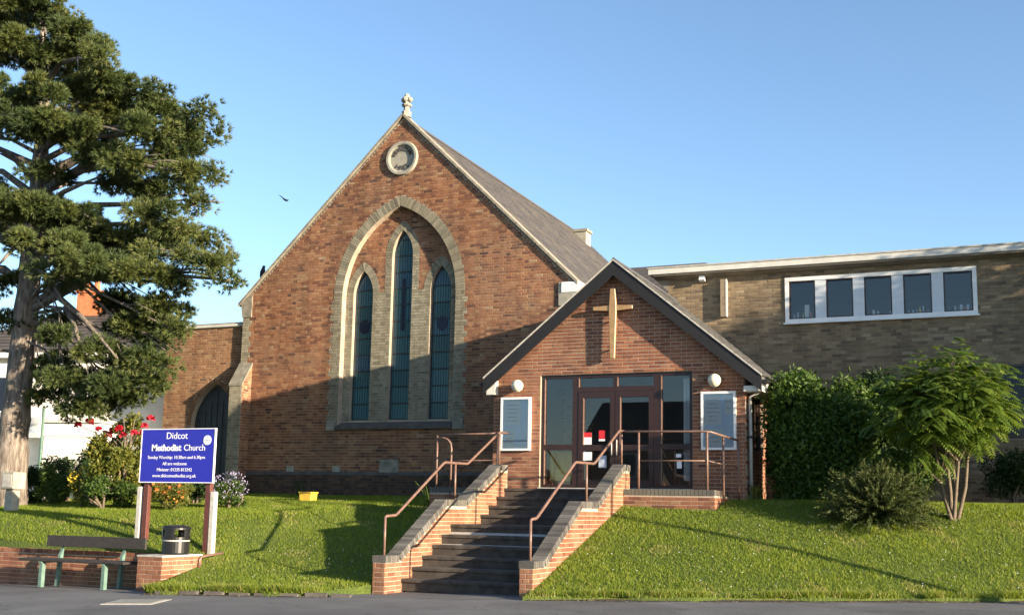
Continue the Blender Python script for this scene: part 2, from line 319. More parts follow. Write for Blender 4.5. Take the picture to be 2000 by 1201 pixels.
class MB:
    """collects simple solids in world coordinates; build() links them as one mesh object"""
    def __init__(s): s.v = []; s.f = []
    def add(s, vs, fs):
        n = len(s.v); s.v += [tuple(v) for v in vs]; s.f += [tuple(n+i for i in f) for f in fs]; return s
    def box(s, x0, x1, y0, y1, z0, z1, rz=0.0, piv=None):
        vs = [(x, y, z) for z in (z0, z1) for x, y in ((x0, y0), (x1, y0), (x1, y1), (x0, y1))]
        if rz:
            px, py = piv or ((x0+x1)/2, (y0+y1)/2); c, q = math.cos(rz), math.sin(rz)
            vs = [(px+(x-px)*c-(y-py)*q, py+(x-px)*q+(y-py)*c, z) for x, y, z in vs]
        return s.add(vs, [(3, 2, 1, 0), (4, 5, 6, 7), (0, 1, 5, 4), (1, 2, 6, 5), (2, 3, 7, 6), (3, 0, 4, 7)])
    def prism(s, poly, axis, a, b):
        """poly: 2D points in the plane perpendicular to axis (0:x (y,z), 1:y (x,z), 2:z (x,y)), extruded a..b"""
        def P(p, t): return (t, p[0], p[1]) if axis == 0 else ((p[0], t, p[1]) if axis == 1 else (p[0], p[1], t))
        n = len(poly); vs = [P(p, a) for p in poly]+[P(p, b) for p in poly]
        ar = sum(poly[i][0]*poly[(i+1) % n][1]-poly[(i+1) % n][0]*poly[i][1] for i in range(n))
        fs = [tuple(range(n)), tuple(range(2*n-1, n-1, -1))]+[(i, i+n, (i+1) % n+n, (i+1) % n) for i in range(n)]
        return s.add(vs, fs)
    def tube(s, pts, rad, n=8, cap=True):
        pts = [Vector(p) for p in pts]; m = len(pts)
        rads = rad if isinstance(rad, (list, tuple)) else [rad]*m
        up = Vector((0, 0, 1)); rings = []; pu = None
        for i, p in enumerate(pts):
            t = (pts[min(i+1, m-1)]-pts[max(i-1, 0)]).normalized()
            if pu is None: u = t.orthogonal().normalized()
            else:
                u = pu-t*pu.dot(t); u = u.normalized() if u.length > 1e-5 else t.orthogonal().normalized()
            pu = u; w = t.cross(u)
            rings.append([p+(u*math.cos(2*math.pi*k/n)+w*math.sin(2*math.pi*k/n))*rads[i] for k in range(n)])
        vs = [q for r in rings for q in r]
        fs = [(i*n+k, i*n+(k+1) % n, (i+1)*n+(k+1) % n, (i+1)*n+k) for i in range(m-1) for k in range(n)]
        if cap: fs += [tuple(range(n-1, -1, -1)), tuple((m-1)*n+k for k in range(n))]
        return s.add(vs, fs)
    def lathe(s, prof, c, n=16):
        """prof: (r,z) from bottom to top"""
        vs = [(c[0]+r*math.cos(2*math.pi*k/n), c[1]+r*math.sin(2*math.pi*k/n), c[2]+z) for r, z in prof for k in range(n)]
        fs = [(i*n+k, i*n+(k+1) % n, (i+1)*n+(k+1) % n, (i+1)*n+k) for i in range(len(prof)-1) for k in range(n)]
        if prof[0][0] > 1e-4: fs.append(tuple(range(n-1, -1, -1)))
        if prof[-1][0] > 1e-4: fs.append(tuple((len(prof)-1)*n+k for k in range(n)))
        return s.add(vs, fs)
    def build(s, name, mat, parent=None, smooth=False, kind=None, bevel=0.0, rnd=None):
        me = bpy.data.meshes.new(name); og = origin(parent) if parent is not None else Vector((0, 0, 0))
        me.from_pydata([(v[0]-og.x, v[1]-og.y, v[2]-og.z) for v in s.v], [], s.f)
        bm = bmesh.new(); bm.from_mesh(me); bmesh.ops.recalc_face_normals(bm, faces=bm.faces)
        if bevel: bmesh.ops.bevel(bm, geom=[e for e in bm.edges if e.is_manifold and e.calc_face_angle(0) > 0.5], offset=bevel, segments=1, affect='EDGES')
        bm.to_mesh(me); bm.free()
        if rnd is not None:
            a = me.attributes.new('rnd', 'FLOAT', 'FACE'); a.data.foreach_set('value', np.full(len(me.polygons), rnd, np.float32))
        return link_mesh(name, me, mat, parent, smooth, kind)

def own_mesh(o, label, cat, group=None):
    """a one-mesh thing: move its origin to its base centre"""
    me = o.data; n = len(me.vertices); c = np.empty(n*3, np.float32); me.vertices.foreach_get('co', c); c = c.reshape(-1, 3)
    b = np.array([(c[:, 0].min()+c[:, 0].max())/2, (c[:, 1].min()+c[:, 1].max())/2, c[:, 2].min()], np.float32)
    me.vertices.foreach_set('co', (c-b).ravel()); o.location = Vector(b)+o.location; me.update()
    return tag(o, label, cat, group)

def plate(name, outer, holes, y0, y1, mat, parent, kind=None):
    """solid plate in the XZ plane between y0 and y1 with holes (lists of (x,z))"""
    bm = bmesh.new(); es = []; loops = []
    for lp in [outer]+holes:
        vs = [bm.verts.new((x, y0, z)) for x, z in lp]; loops.append(vs)
        es += [bm.edges.new((vs[i], vs[(i+1) % len(vs)])) for i in range(len(vs))]
    r = bmesh.ops.triangle_fill(bm, use_beauty=True, use_dissolve=False, edges=es)
    faces = [g for g in r['geom'] if isinstance(g, bmesh.types.BMFace)]
    ext = bmesh.ops.extrude_face_region(bm, geom=faces)
    bmesh.ops.translate(bm, verts=[v for v in ext['geom'] if isinstance(v, bmesh.types.BMVert)], vec=(0, y1-y0, 0))
    bmesh.ops.recalc_face_normals(bm, faces=bm.faces)
    og = origin(parent) if parent is not None else Vector((0, 0, 0))
    bmesh.ops.translate(bm, verts=bm.verts, vec=-og)
    me = bpy.data.meshes.new(name); bm.to_mesh(me); bm.free()
    return link_mesh(name, me, mat, parent, kind=kind)

def pointed(cx, w, zs, za, z0=None, n=10):
    """pointed arch outline, counter-clockwise from lower left... springing zs, apex za, half width w"""
    H = za-zs; R = (w*w+H*H)/(2*w); cxr = cx-w+R; cxl = cx+w-R
    th = math.asin(min(1, H/R))
    right = [(cxl+R*math.cos(th*i/n), zs+R*math.sin(th*i/n)) for i in range(n+1)]
    left = [(cxr-R*math.cos(th*i/n), zs+R*math.sin(th*i/n)) for i in range(n, -1, -1)][1:]
    pts = right+left
    if z0 is not None: pts = [(cx-w, z0), (cx+w, z0)]+pts
    return pts
def arch_halfwidth(w, zs, za, z):
    if z <= zs: return w
    if z >= za: return 0.0
    H = za-zs; R = (w*w+H*H)/(2*w)
    return max(0.0, math.sqrt(max(0, R*R-(z-zs)**2))-(R-w))

# ------------------------------------------------------------------ bricks
_pool = {}
def brick_mesh(mat, L, Hh, dep, var):
    k = (mat.name, round(L, 3), round(Hh, 3), round(dep, 3), var)
    if k in _pool: return _pool[k]
    me = bpy.data.meshes.new('brick'); e = 0.005
    # brick face points to local -Y; arrises slightly worn
    x, z = L/2, Hh/2
    vs = [(-x, 0.004, -z), (x, 0.004, -z), (x, 0.004, z), (-x, 0.004, z), (-x+e, 0, -z+e), (x-e, 0, -z+e), (x-e, 0, z-e), (-x+e, 0, z-e), (-x, dep, -z), (x, dep, -z), (x, dep, z), (-x, dep, z)]
    fs = [(4, 5, 6, 7), (0, 1, 5, 4), (1, 2, 6, 5), (2, 3, 7, 6), (3, 0, 4, 7), (1, 0, 8, 9), (2, 1, 9, 10), (3, 2, 10, 11), (0, 3, 11, 8)]
    me.from_pydata(vs, [], fs); me.materials.append(mat)
    a = me.attributes.new('rnd', 'FLOAT', 'FACE'); r = random.Random(hash(k) & 0xffff).random()
    a.data.foreach_set('value', np.full(len(fs), (var+0.5)/14.0, np.float32)); _pool[k] = me; return me
BOXF = np.array([(4, 5, 6, 7), (1, 0, 4, 5), (2, 1, 5, 6), (3, 2, 6, 7), (0, 3, 7, 4)])
def lay_bricks(parent, mat, O, U, Nn, u0, u1, z0, z1, allow, bond='stretcher', single=0, course=0.075, pitch=0.225, joint=0.010, dep=0.035, name='brick', jit=0.0015, rz=None, pref=None):
    """bricks on the vertical plane through O with horizontal direction U and outward normal Nn.
    allow(zc) -> list of (ua,ub). The `single` ones nearest the camera become objects, the rest one joined part."""
    O = np.array(O, float); U = np.array(U, float); Nn = np.array(Nn, float)
    items = []
    k0 = int(math.floor(z0/course)); k1 = int(math.ceil(z1/course))
    for k in range(k0, k1):
        za, zb = max(k*course, z0), min((k+1)*course, z1)
        if zb-za < 0.03: continue
        zc = (za+zb)/2; u = u0-pitch*2; i = 0
        if bond == 'stretcher': u += (k % 2)*pitch/2; lens = [pitch]
        elif bond == 'flemish': u += (k % 2)*pitch*0.75; lens = [pitch, pitch/2]
        elif bond == 'garden':
            lens = [pitch/2] if k % 4 == 0 else [pitch]; u += (k % 2)*pitch/2+(pitch/4 if k % 4 == 0 else 0)
        elif bond == 'header': lens = [pitch/2]; u += (k % 2)*pitch/4
        iv = allow(zc)
        while u < u1:
            L = lens[i % len(lens)]; i += 1
            for a, b in iv:
                p, q = max(u, a, u0), min(u+L, b, u1)
                if q-p > 0.035: items.append(((p+q)/2, zc, q-p-joint, zb-za-joint, abs((q-p)-L) < 1e-4 and abs(zb-za-course) < 1e-4))
            u += L
    if not items: return
    A = np.array([(a, b, c, d) for a, b, c, d, e in items]); whole = np.array([e for *_, e in items])
    P = O+U*A[:, :1]+np.array([0, 0, 1.])*A[:, 1:2]
    rnd = np.clip(RNG.beta(2.2, 1.8, len(A)), 0, 1)
    out = RNG.normal(0, jit, len(A))
    sel = np.zeros(len(A), bool)
    if single:
        dist = np.linalg.norm(P-CAM, axis=1) if pref is None else pref(P)
        idx = np.where(whole)[0]; idx = idx[np.argsort(dist[idx])][:single]; sel[idx] = True
        ang = math.atan2(U[1], U[0]); og = np.array(origin(parent))
        for j in idx:
            me = brick_mesh(mat, A[j, 2], A[j, 3], dep, int(rnd[j]*13.99))
            o = bpy.data.objects.new(name, me); COL.objects.link(o); o.parent = parent
            o.location = P[j]+Nn*out[j]-og; o.rotation_euler = (0, 0, ang)
    R = ~sel
    if R.any():
        A, P, out, rnd = A[R], P[R], out[R], rnd[R]; n = len(A)
        hx, hzv = A[:, 2]/2, A[:, 3]/2; vv = []
        for dz, dx in ((-1, -1), (-1, 1), (1, 1), (1, -1)):
            vv.append(P+U*(dx*hx)[:, None]+np.array([0, 0, 1.])*(dz*hzv)[:, None]+Nn*(out-dep)[:, None])
        for dz, dx in ((-1, -1), (-1, 1), (1, 1), (1, -1)):
            vv.append(P+U*(dx*hx)[:, None]+np.array([0, 0, 1.])*(dz*hzv)[:, None]+Nn*out[:, None])
        V = np.stack(vv, 1).reshape(-1, 3)
        F = (BOXF[None]+8*np.arange(n)[:, None, None]).reshape(-1, 4)
        npmesh('brickwork', V, F, mat, parent, np.repeat(rnd, 5), kind='stuff')

def ring_bricks(parent, mat, cx, w, zs, za, thick, yf, dep, name='arch_brick', course=0.075, single=True):
    """radial bricks round a pointed arch (both arcs)"""
    H = za-zs; R = (w*w+H*H)/(2*w); th = math.asin(min(1, H/R)); Ro = R+thick
    tho = math.acos(min(1, (R-w)/Ro))
    V = []; F = []; rn = []
    for side in (1, -1):
        cc = cx+side*(w-R); n = max(3, int(Ro*tho/course)); rr = R+0.003
        for i in range(n):
            a0, a1 = tho*i/n+0.004/Ro, tho*(i+1)/n-0.004/Ro
            q = []
            for r_, a in ((rr, a0), (Ro, a0), (Ro, a1), (rr, a1)):
                x = cc+side*r_*math.cos(a); z = zs+r_*math.sin(a)
                if side*(x-cx) < 0: x = cx
                q.append((x, z))
            o = random.gauss(0, 0.002); n0 = len(V)
            V += [(x, yf+dep, z) for x, z in q]+[(x, yf+o, z) for x, z in q]
            F += [tuple(n0+j for j in f) for f in BOXF]; rn += [random.betavariate(2, 2)]*5
    npmesh(name, np.array(V), np.array(F), mat, parent, np.array(rn), kind='stuff')
# ================================================================== SETTING
def strip(name, xs, ya, yb, zf, mat, ny=2, skirt=0.0):
    xs = np.asarray(xs, float); V = []; F = []
    for i, x in enumerate(xs):
        a, b = ya(x), yb(x)
        ys = a+(b-a)*np.linspace(0, 1, ny)
        for y in ys: V.append((x, y, float(zf(x, y))))
    for i in range(len(xs)-1):
        for j in range(ny-1): F.append((i*ny+j, (i+1)*ny+j, (i+1)*ny+j+1, i*ny+j+1))
    if skirt:
        n0 = len(V)
        for i, x in enumerate(xs): v = V[i*ny]; V.append((v[0], v[1], v[2]-skirt))
        for i in range(len(xs)-1): F.append((n0+i, n0+i+1, (i+1)*ny, i*ny))
    return tag(npmesh(name, np.array(V), np.array(F), mat, smooth=True), kind='structure')
g = MB().add([(-900, -900, -0.9), (900, -900, -0.9), (900, 900, -0.9), (-900, 900, -0.9)], [(0, 1, 2, 3)]).build('ground', M['soil']); tag(g, kind='structure')
PAVE = 4.4
def yk(x): return yedge(x)-PAVE*1.05
def pave_back(x): return 16.5 if x < -13.0 else yedge(x)+0.45
strip('pavement', np.concatenate([np.arange(-60, -13.05, 0.6), [-13.01, -12.99], np.arange(-12.8, 30, 0.5)]), yk, lambda x: pave_back(x) if -22 < x < -13 or x >= -13 else yedge(x)+0.45, lambda x, y: gz(x), M['asphalt'], 6)
strip('pavement', np.arange(-9.9, -6.5, 0.3), lambda x: yedge(x)-0.02, lambda x: 17.4, lambda x, y: gz(x)+0.004, M['asphalt'], 3)
strip('road', np.arange(-60, 40.1, 1.0), lambda x: yk(x)-7.2, lambda x: yk(x)-0.13, lambda x, y: gz(x)-0.11, M['road'], 4)
strip('pavement', np.arange(-60, 40.1, 1.0), lambda x: yk(x)-10.5, lambda x: yk(x)-7.33, lambda x, y: gz(x), M['asphalt'], 3)
for off, nm in ((0.0, 'kerb'), (-7.2, 'kerb')):
    mb = MB(); xs = np.arange(-60, 40, 0.92)
    for a, b in zip(xs[:-1], xs[1:]):
        b -= 0.012; ya, yb = yk(a)+off, yk(b)+off; za, zb = gz(a)+0.004, gz(b)+0.004
        mb.add([(a, ya-0.13, za-0.3), (b, yb-0.13, zb-0.3), (b, yb, zb-0.3), (a, ya, za-0.3), (a, ya-0.13, za), (b, yb-0.13, zb), (b, yb, zb), (a, ya, za)],
               [(3, 2, 1, 0), (4, 5, 6, 7), (0, 1, 5, 4), (1, 2, 6, 5), (2, 3, 7, 6), (3, 0, 4, 7)])
    tag(mb.build('kerb', M['concrete']), kind='structure')
LWX, LWY = [-13.77, -13.75, -13.20, -13.17, -12.95], [16.43, 16.60, 16.60, 15.35, 14.90]
def ylawn(x):
    if x < -12.9: return float(np.interp(x, LWX, LWY))
    if -10.25 < x < -9.5: return float(np.interp(x, [-10.25, -9.62], [yedge(-10.25), 16.42]))
    return float(yedge(x)+0.05*math.sin(x*3.1)+0.03*math.sin(x*7.7))
lz = lambda x, y: hz(x, y)
strip('lawn', np.concatenate([np.arange(-60, -24, 2.0), np.arange(-24, -13.8, 0.35), [-13.77, -13.75, -13.5, -13.2, -13.17, -13.1, -13.0, -12.95], np.arange(-12.8, -10.3, 0.2), np.linspace(-10.25, -9.61, 7)]), ylawn, lambda x: 60.0, lz, M['lawn'], 150, 0.4)
strip('lawn', np.concatenate([[-6.755], np.arange(-6.7, 2, 0.2), np.arange(2, 30, 1.0)]), ylawn, lambda x: 60.0, lz, M['lawn'], 150, 0.4)

# light concrete inspection cover set in the pavement
cp = [at(x, y, 2, gz(-12.4)) for x, y in ((195, 1181), (295, 1183), (335, 1172), (238, 1170))]
mb = MB(); zc = float(gz(-12.4))
def quadslab(pts, lo, hi):
    vs = [(p[0], p[1], float(gz(p[0]))+lo) for p in pts]+[(p[0], p[1], float(gz(p[0]))+hi) for p in pts]
    return MB().add(vs, [(3, 2, 1, 0), (4, 5, 6, 7), (0, 1, 5, 4), (1, 2, 6, 5), (2, 3, 7, 6), (3, 0, 4, 7)])
mb = quadslab(cp, -0.05, 0.006)
mc = thing('inspection_cover', (float(np.mean([p[0] for p in cp])), float(np.mean([p[1] for p in cp])), zc), 'pale concrete inspection cover set flush in the asphalt pavement', 'cover')
mb.build('frame', M['concrete'], mc)
ctr = np.mean(cp, 0); quadslab([ctr+(p-ctr)*0.86 for p in cp], 0.0, 0.010).build('lid', M['stone_pale'], mc)

# broken stone edging along the foot of the left bank
for i, x in enumerate(np.arange(-12.75, -9.75, 0.42)):
    L = 0.40; y = yedge(x)+0.0; s = (yedge(x+L)-yedge(x))/L; h = 0.05+0.035*random.random()
    o = MB().box(x, x+L*random.uniform(0.8, 0.97), y-0.05, y+0.06, gz(x)-0.05, gz(x)+h, rz=math.atan(s), piv=(x, y)).build('edging_stone', M['stone_dark'], bevel=0.012)
    own_mesh(o, 'dark worn edging stone between grass bank and pavement left of the steps', 'stone', 'edging stones along the foot of the grass bank')

# ================================================================== roof tiling
def tiles(parent, O, E, S, nE, nS, w, g, mat, lift=0.012, name='slates', jitter=0.1):
    """overlapping slates from the eave corner O along E (unit) and up S (unit)"""
    O, E, S = (np.array(v, float) for v in (O, E, S)); Nn = np.cross(E, S); Nn /= np.linalg.norm(Nn)
    if Nn[2] < 0: Nn = -Nn
    V = []; F = []; rn = []
    for j in range(nS):
        off = (j % 2)*w/2
        for i in range(-1, nE+1):
            a = max(0, i*w+off+0.004); b = min(nE*w, (i+1)*w+off-0.004)
            if b-a < 0.02: continue
            l = lift*random.uniform(1-jitter*3, 1+jitter*3)
            p = [O+E*a+S*(j*g)+Nn*l, O+E*b+S*(j*g)+Nn*l, O+E*b+S*((j+1)*g)+Nn*0.002, O+E*a+S*((j+1)*g)+Nn*0.002]
            n0 = len(V); V += p+[O+E*a+S*(j*g)-Nn*0.004, O+E*b+S*(j*g)-Nn*0.004]
            F += [(n0, n0+1, n0+2, n0+3), (n0+4, n0+5, n0+1, n0)]; r = random.random(); rn += [r, r]
    return npmesh(name, np.array(V), np.array(F), mat, parent, np.array(rn), kind='stuff')

def text_mesh(s, size, extrude=0.0, bold=0.0, align='CENTER'):
    c = bpy.data.curves.new('lettering', 'FONT'); c.body = s; c.size = size; c.extrude = extrude; c.offset = bold; c.align_x = align; c.align_y = 'CENTER'
    c.resolution_u = 3
    o = bpy.data.objects.new('lettering', c); COL.objects.link(o); bpy.context.view_layer.update()
    me = bpy.data.meshes.new_from_object(o.evaluated_get(bpy.context.evaluated_depsgraph_get()))
    bpy.data.objects.remove(o); bpy.data.curves.remove(c); return me
def put_text(s, size, pos, mat, parent, extrude=0.002, bold=0.0, align='CENTER', sx=1.0, rot=0.0, name='lettering'):
    """text standing in the XZ plane, facing -Y; pos = world position of its centre"""
    me = text_mesh(s, size, extrude, bold, align)
    me.transform(Matrix.Diagonal((sx, 1, 1, 1)))
    me.transform(Matrix.Rotation(rot, 4, 'Z')); me.transform(Matrix.Rotation(math.pi/2, 4, 'X'))
    me.transform(Matrix.Translation(Vector(pos)-origin(parent)))
    me.materials.clear(); me.materials.append(mat)
    return link_mesh(name, me, mat, parent)

# ================================================================== CHURCH
YG = 25.6; CX = -14.5; APZ = 11.76; SL = 0.974; HW = 4.93
church = thing('church', (CX, YG, 1.6), 'old red brick church with steep gable, three lancet windows and slate roof', 'church')
BW, BZS, BZA = 1.70, 6.90, 9.32            # big arch, inner edge
wall = plate('gable_wall', [(CX-HW, 1.2), (CX+HW, 1.2), (CX+HW, APZ-HW*SL), (CX, APZ), (CX-HW, APZ-HW*SL)], [pointed(CX, BW, BZS, BZA, 3.45)], YG+0.008, YG+0.36, M['mortar'], church)
RC = (CX+0.01, 10.62); RR = 0.47
BAND = 0.27
def cut(iv, a, b):
    o = []
    for p, q in iv:
        if b <= p or a >= q: o.append((p, q)); continue
        if a > p: o.append((p, a))
        if b < q: o.append((b, q))
    return o
def toothed(k): return 0.0 if (k//2) % 2 else 0.085
def gable_allow(z):
    k = int(z/0.075)
    h = HW if z < APZ-HW*SL else (APZ-z)/SL-0.05
    iv = [(CX-h, CX+h)]
    if z < APZ-HW*SL-0.1: iv = [(CX-h+0.22+toothed(k), CX+h-0.22-toothed(k))]
    if z > 3.35:
        R0 = arch_halfwidth(BW+BAND, BZS, BZA+BAND*1.12, z) if z > BZS else BW+BAND+toothed(k)
        if R0 > 0: iv = cut(iv, CX-R0, CX+R0)
    d = z-RC[1]
    if abs(d) < RR: r = math.sqrt(RR*RR-d*d); iv = cut(iv, RC[0]-r, RC[0]+r)
    return iv
lay_bricks(wall, M['brick_church'], (0, YG, 0), (1, 0, 0), (0, -1, 0), CX-HW, CX+HW, 2.25, APZ, gable_allow, 'flemish', single=300,
           pref=lambda P: np.where((P[:, 2] > 5.2), 0, 40)+np.linalg.norm(P-np.array([-11.2, 25.6, 7.2]), axis=1))
def buff_allow(z):
    k = int(z/0.075); iv = []
    if z < APZ-HW*SL-0.1: iv += [(CX-HW, CX-HW+0.22+toothed(k)), (CX+HW-0.22-toothed(k), CX+HW)]
    if 3.45 < z < BZS: iv += [(CX-BW-BAND-toothed(k), CX-BW), (CX+BW, CX+BW+BAND+toothed(k))]
    return iv
lay_bricks(wall, M['brick_buff'], (0, YG-0.002, 0), (1, 0, 0), (0, -1, 0), CX-HW, CX+HW, 2.25, APZ, buff_allow, 'flemish', dep=0.205, name='buff_brick')
ring_bricks(wall, M['brick_buff'], CX, BW, BZS, BZA, BAND, YG-0.002, 0.205)
# recessed window panel with three lancets
YP = YG+0.20
LAN = [(CX-1.17, 0.30, 7.02, 7.66), (CX, 0.31, 8.02, 8.70), (CX+1.17, 0.30, 7.02, 7.66)]
panel = plate('window_panel', pointed(CX, BW-0.001, BZS, BZA-0.001, 3.45), [pointed(c, w, s, a, 3.62, 7) for c, w, s, a in LAN], YP+0.008, YP+0.2, M['mortar'], church)
LB = 0.20
def panel_allow(z, red=True):
    h = arch_halfwidth(BW, BZS, BZA, z)-0.005; iv = [(CX-h, CX+h)] if h > 0.03 else []
    for c, w, s, a in LAN:
        r = arch_halfwidth(w+LB, s, a+LB*1.2, z)
        if r > 0 and z > s: iv = cut(iv, c-r, c+r)
    return iv
lay_bricks(panel, M['brick_church'], (0, YP, 0), (1, 0, 0), (0, -1, 0), CX-BW, CX+BW, 7.02, BZA, lambda z: cut(panel_allow(z), CX-0.31-LB, CX+0.31+LB) if z < 8.02 else panel_allow(z), 'flemish')
def panel_buff(z):
    h = arch_halfwidth(BW, BZS, BZA, z)-0.004
    if z < 7.02:
        iv = [(CX-h, CX+h)]
        for c, w, s, a in LAN: iv = cut(iv, c-w, c+w)
        return iv
    if z < 8.02: return [(CX-0.31-LB, CX-0.31), (CX+0.31, CX+0.31+LB)]
    return []
lay_bricks(panel, M['brick_buff'], (0, YP-0.002, 0), (1, 0, 0), (0, -1, 0), CX-BW, CX+BW, 3.6, 8.02, panel_buff, 'flemish', dep=0.16, name='buff_brick')
for c, w, s, a in LAN: ring_bricks(panel, M['brick_buff'], c, w, s, a, LB, YP-0.003, 0.16)
# sill
MB().prism([(YG-0.10, 3.36), (YG-0.10, 3.44), (YP+0.18, 3.64), (YP+0.18, 3.36)], 0, CX-BW-0.02, CX+BW+0.02).build('window_sill', M['stone_dark'], church)
for s in (-1, 1): MB().box(CX+s*(BW+0.17)-0.15, CX+s*(BW+0.17)+0.15, YG-0.05, YG+0.15, 3.34, 3.62).build('sill_block', M['stone'], church, bevel=0.01)
# lancet glazing
for li, (c, w, s, a) in enumerate(LAN):
    win = thing_part = bpy.data.objects.new('lancet_window', bpy.data.meshes.new('lancet_window')); COL.objects.link(win); win.parent = church
    mb = MB(); og = origin(church)
    outl = pointed(c, w+0.01, s, a+0.01, 3.6, 7); inn = pointed(c, w-0.035, s, a-0.05, 3.66, 7)
    n = len(outl); mb.add([(x, YP+0.12, z) for x, z in outl]+[(x, YP+0.12, z) for x, z in inn]+[(x, YP+0.16, z) for x, z in inn], [(i, (i+1) % n, (i+1) % n+n, i+n) for i in range(n)]+[(i+n, (i+1) % n+n, (i+1) % n+2*n, i+2*n) for i in range(n)])
    tmp = mb.build('window_surround', M['lead'], church); win.data = tmp.data; bpy.data.objects.remove(tmp)
    z = 3.64; H = 0.44
    while z < a-0.02:
        z2 = min(z+H-0.02, a)
        zs_ = np.linspace(z, z2, 5); hw_ = [arch_halfwidth(w-0.01, s, a, q) for q in zs_]
        poly = [(c-h, q) for h, q in zip(hw_, zs_)][::-1]+[(c+h, q) for h, q in zip(hw_, zs_)]
        poly = [p for i, p in enumerate(poly) if i == 0 or abs(p[0]-poly[i-1][0])+abs(p[1]-poly[i-1][1]) > 1e-4]
        if len(poly) >= 3: MB().prism(poly, 1, YP+0.150, YP+0.162).build('pane', M['lead_glass'], win, rnd=random.random())
        if z > 3.7: MB().box(c-w, c+w, YP+0.128, YP+0.148, z-0.03, z-0.008).build('saddle_bar', M['lead'], win)
        z += H
    mb = MB()
    for i in range(1, 8):
        x = c-w+2*w*i/8; zt = s+ (a-s)*max(0, 1-abs(x-c)/w)*0.95
        mb.box(x-0.005, x+0.005, YP+0.14, YP+0.149, 3.66, zt)
    mb.build('came', M['lead'], win)
    if li != 1:
        mb = MB(); mb.prism([(c+0.17*math.cos(t), 6.15+0.2*math.sin(t)) for t in np.linspace(0, 6.283, 14)[:-1]], 1, YP+0.139, YP+0.1495); mb.build('medallion', plain('blue_glass', (0.012, 0.018, 0.045), 0.3, 0.2, 5) if li == 0 else bpy.data.materials['blue_glass'], win)
    else:
        MB().box(c-0.05, c+0.05, YP+0.139, YP+0.1495, 6.0, 7.4).build('medallion', bpy.data.materials['blue_glass'], win)
# plinth, foundation stones
MB().prism([(YG-0.07, 1.2), (YG-0.07, 2.20), (YG, 2.27), (YG+0.1, 2.27), (YG+0.1, 1.2)], 0, CX-HW-0.05, CX+HW).build('plinth', M['stone_dark'], church)
for px, w, h in ((567, 0.24, 0.16), (657, 0.24, 0.16)):
    p = atY(px, 915, YG); MB().box(p[0]-w/2, p[0]+w/2, YG-0.012, YG+0.05, p[2]-h/2, p[2]+h/2).build('air_brick', M['stone_pale'], church)
p = atY(760, 912, YG); MB().box(p[0]-0.28, p[0]+0.28, YG-0.02, YG+0.05, p[2]-0.18, p[2]+0.2).build('foundation_stone', M['stone'], church)
lay_bricks(church, M['brick_sooty'], (0, YG-0.078, 0), (1, 0, 0), (0, -1, 0), CX-HW-0.05, CX+HW, 1.35, 2.19, lambda z: [(CX-HW-0.05, CX+HW)], 'flemish')
# roundel
ro = MB().lathe([(0.01, 0), (RR-0.11, 0), (RR-0.10, 0.008), (RR-0.10, 0.055), (RR-0.07, 0.07), (RR-0.01, 0.07), (RR+0.01, 0.0), (RR+0.01, -0.03)], (0, 0, 0), 40)
ro.v = [(RC[0]+x, YG-0.004-z, RC[1]+y) for x, y, z in ro.v]
rnd_o = ro.build('roundel', M['stone_pale'], church, smooth=False)
for i, ch in enumerate('WESLEYAN'):
    a = math.radians(152-124*i/7); r = 0.265
    put_text(ch, 0.15, (RC[0]+r*math.cos(a), YG-0.014, RC[1]+r*math.sin(a)), M['stone_dark'], rnd_o, 0.012, 0.004, rot=a-math.pi/2, sx=0.8)
for i, ch in enumerate('1903'):
    a = math.radians(232+76*i/3); r = 0.265
    put_text(ch, 0.16, (RC[0]+r*math.cos(a), YG-0.014, RC[1]+r*math.sin(a)), M['stone_dark'], rnd_o, 0.012, 0.004, rot=a+math.pi/2, sx=0.85)
# coping, kneelers, finial
sl_ang = math.atan(SL)
for s in (-1, 1):
    L = (HW+0.14)/math.cos(sl_ang); nst = 9
    for i in range(nst):
        a, b = i/nst, (i+1)/nst-0.003
        def P(t, dn): return (CX+s*(HW+0.14)*(1-t)+0*dn, APZ+0.16-SL*(HW+0.14)*(1-t)+dn)
        q = [P(a, -0.12), P(b, -0.12), P(b, -0.035), P(a, -0.035)]
        MB().prism(q, 1, YG-0.07, YG+0.38).build('coping_stone', M['stone'], church)
kz = APZ-HW*SL
MB().box(CX+HW-0.38, CX+HW+0.12, YG-0.04, YG+0.4, kz-0.62, kz-0.02).build('kneeler', M['stone_pale'], church, bevel=0.02)
MB().box(CX+HW-0.30, CX+HW+0.2, YG-0.06, YG+0.4, kz-0.30, kz-0.02).build('kneeler', M['white_paint'], church, bevel=0.02)
MB().prism([(CX-HW+0.3, kz-0.42), (CX-HW-0.01, kz-0.42), (CX-HW-0.06, kz-0.1), (CX-HW-0.10, kz+0.02), (CX-HW+0.3, kz+0.2)], 1, YG-0.03, YG+0.3).build('kneeler', M['stone'], church)
fx, fy, fz = CX+0.02, YG+0.12, APZ+0.05
fin = MB().lathe([(0.13, 0), (0.14, 0.14), (0.09, 0.18), (0.075, 0.28), (0.14, 0.31), (0.15, 0.35), (0.07, 0.38), (0.06, 0.46)], (fx, fy, fz), 8)
for dx, dy, dz in ((0.10, 0, 0.49), (-0.10, 0, 0.49), (0, 0.10, 0.49), (0, -0.10, 0.49), (0, 0, 0.60)):
    fin.lathe([(0.01, -0.075), (0.06, -0.045), (0.078, 0), (0.06, 0.045), (0.01, 0.075)], (fx+dx, fy+dy, fz+dz), 8)
fin.build('finial', M['stone_pale'], church, bevel=0.0)
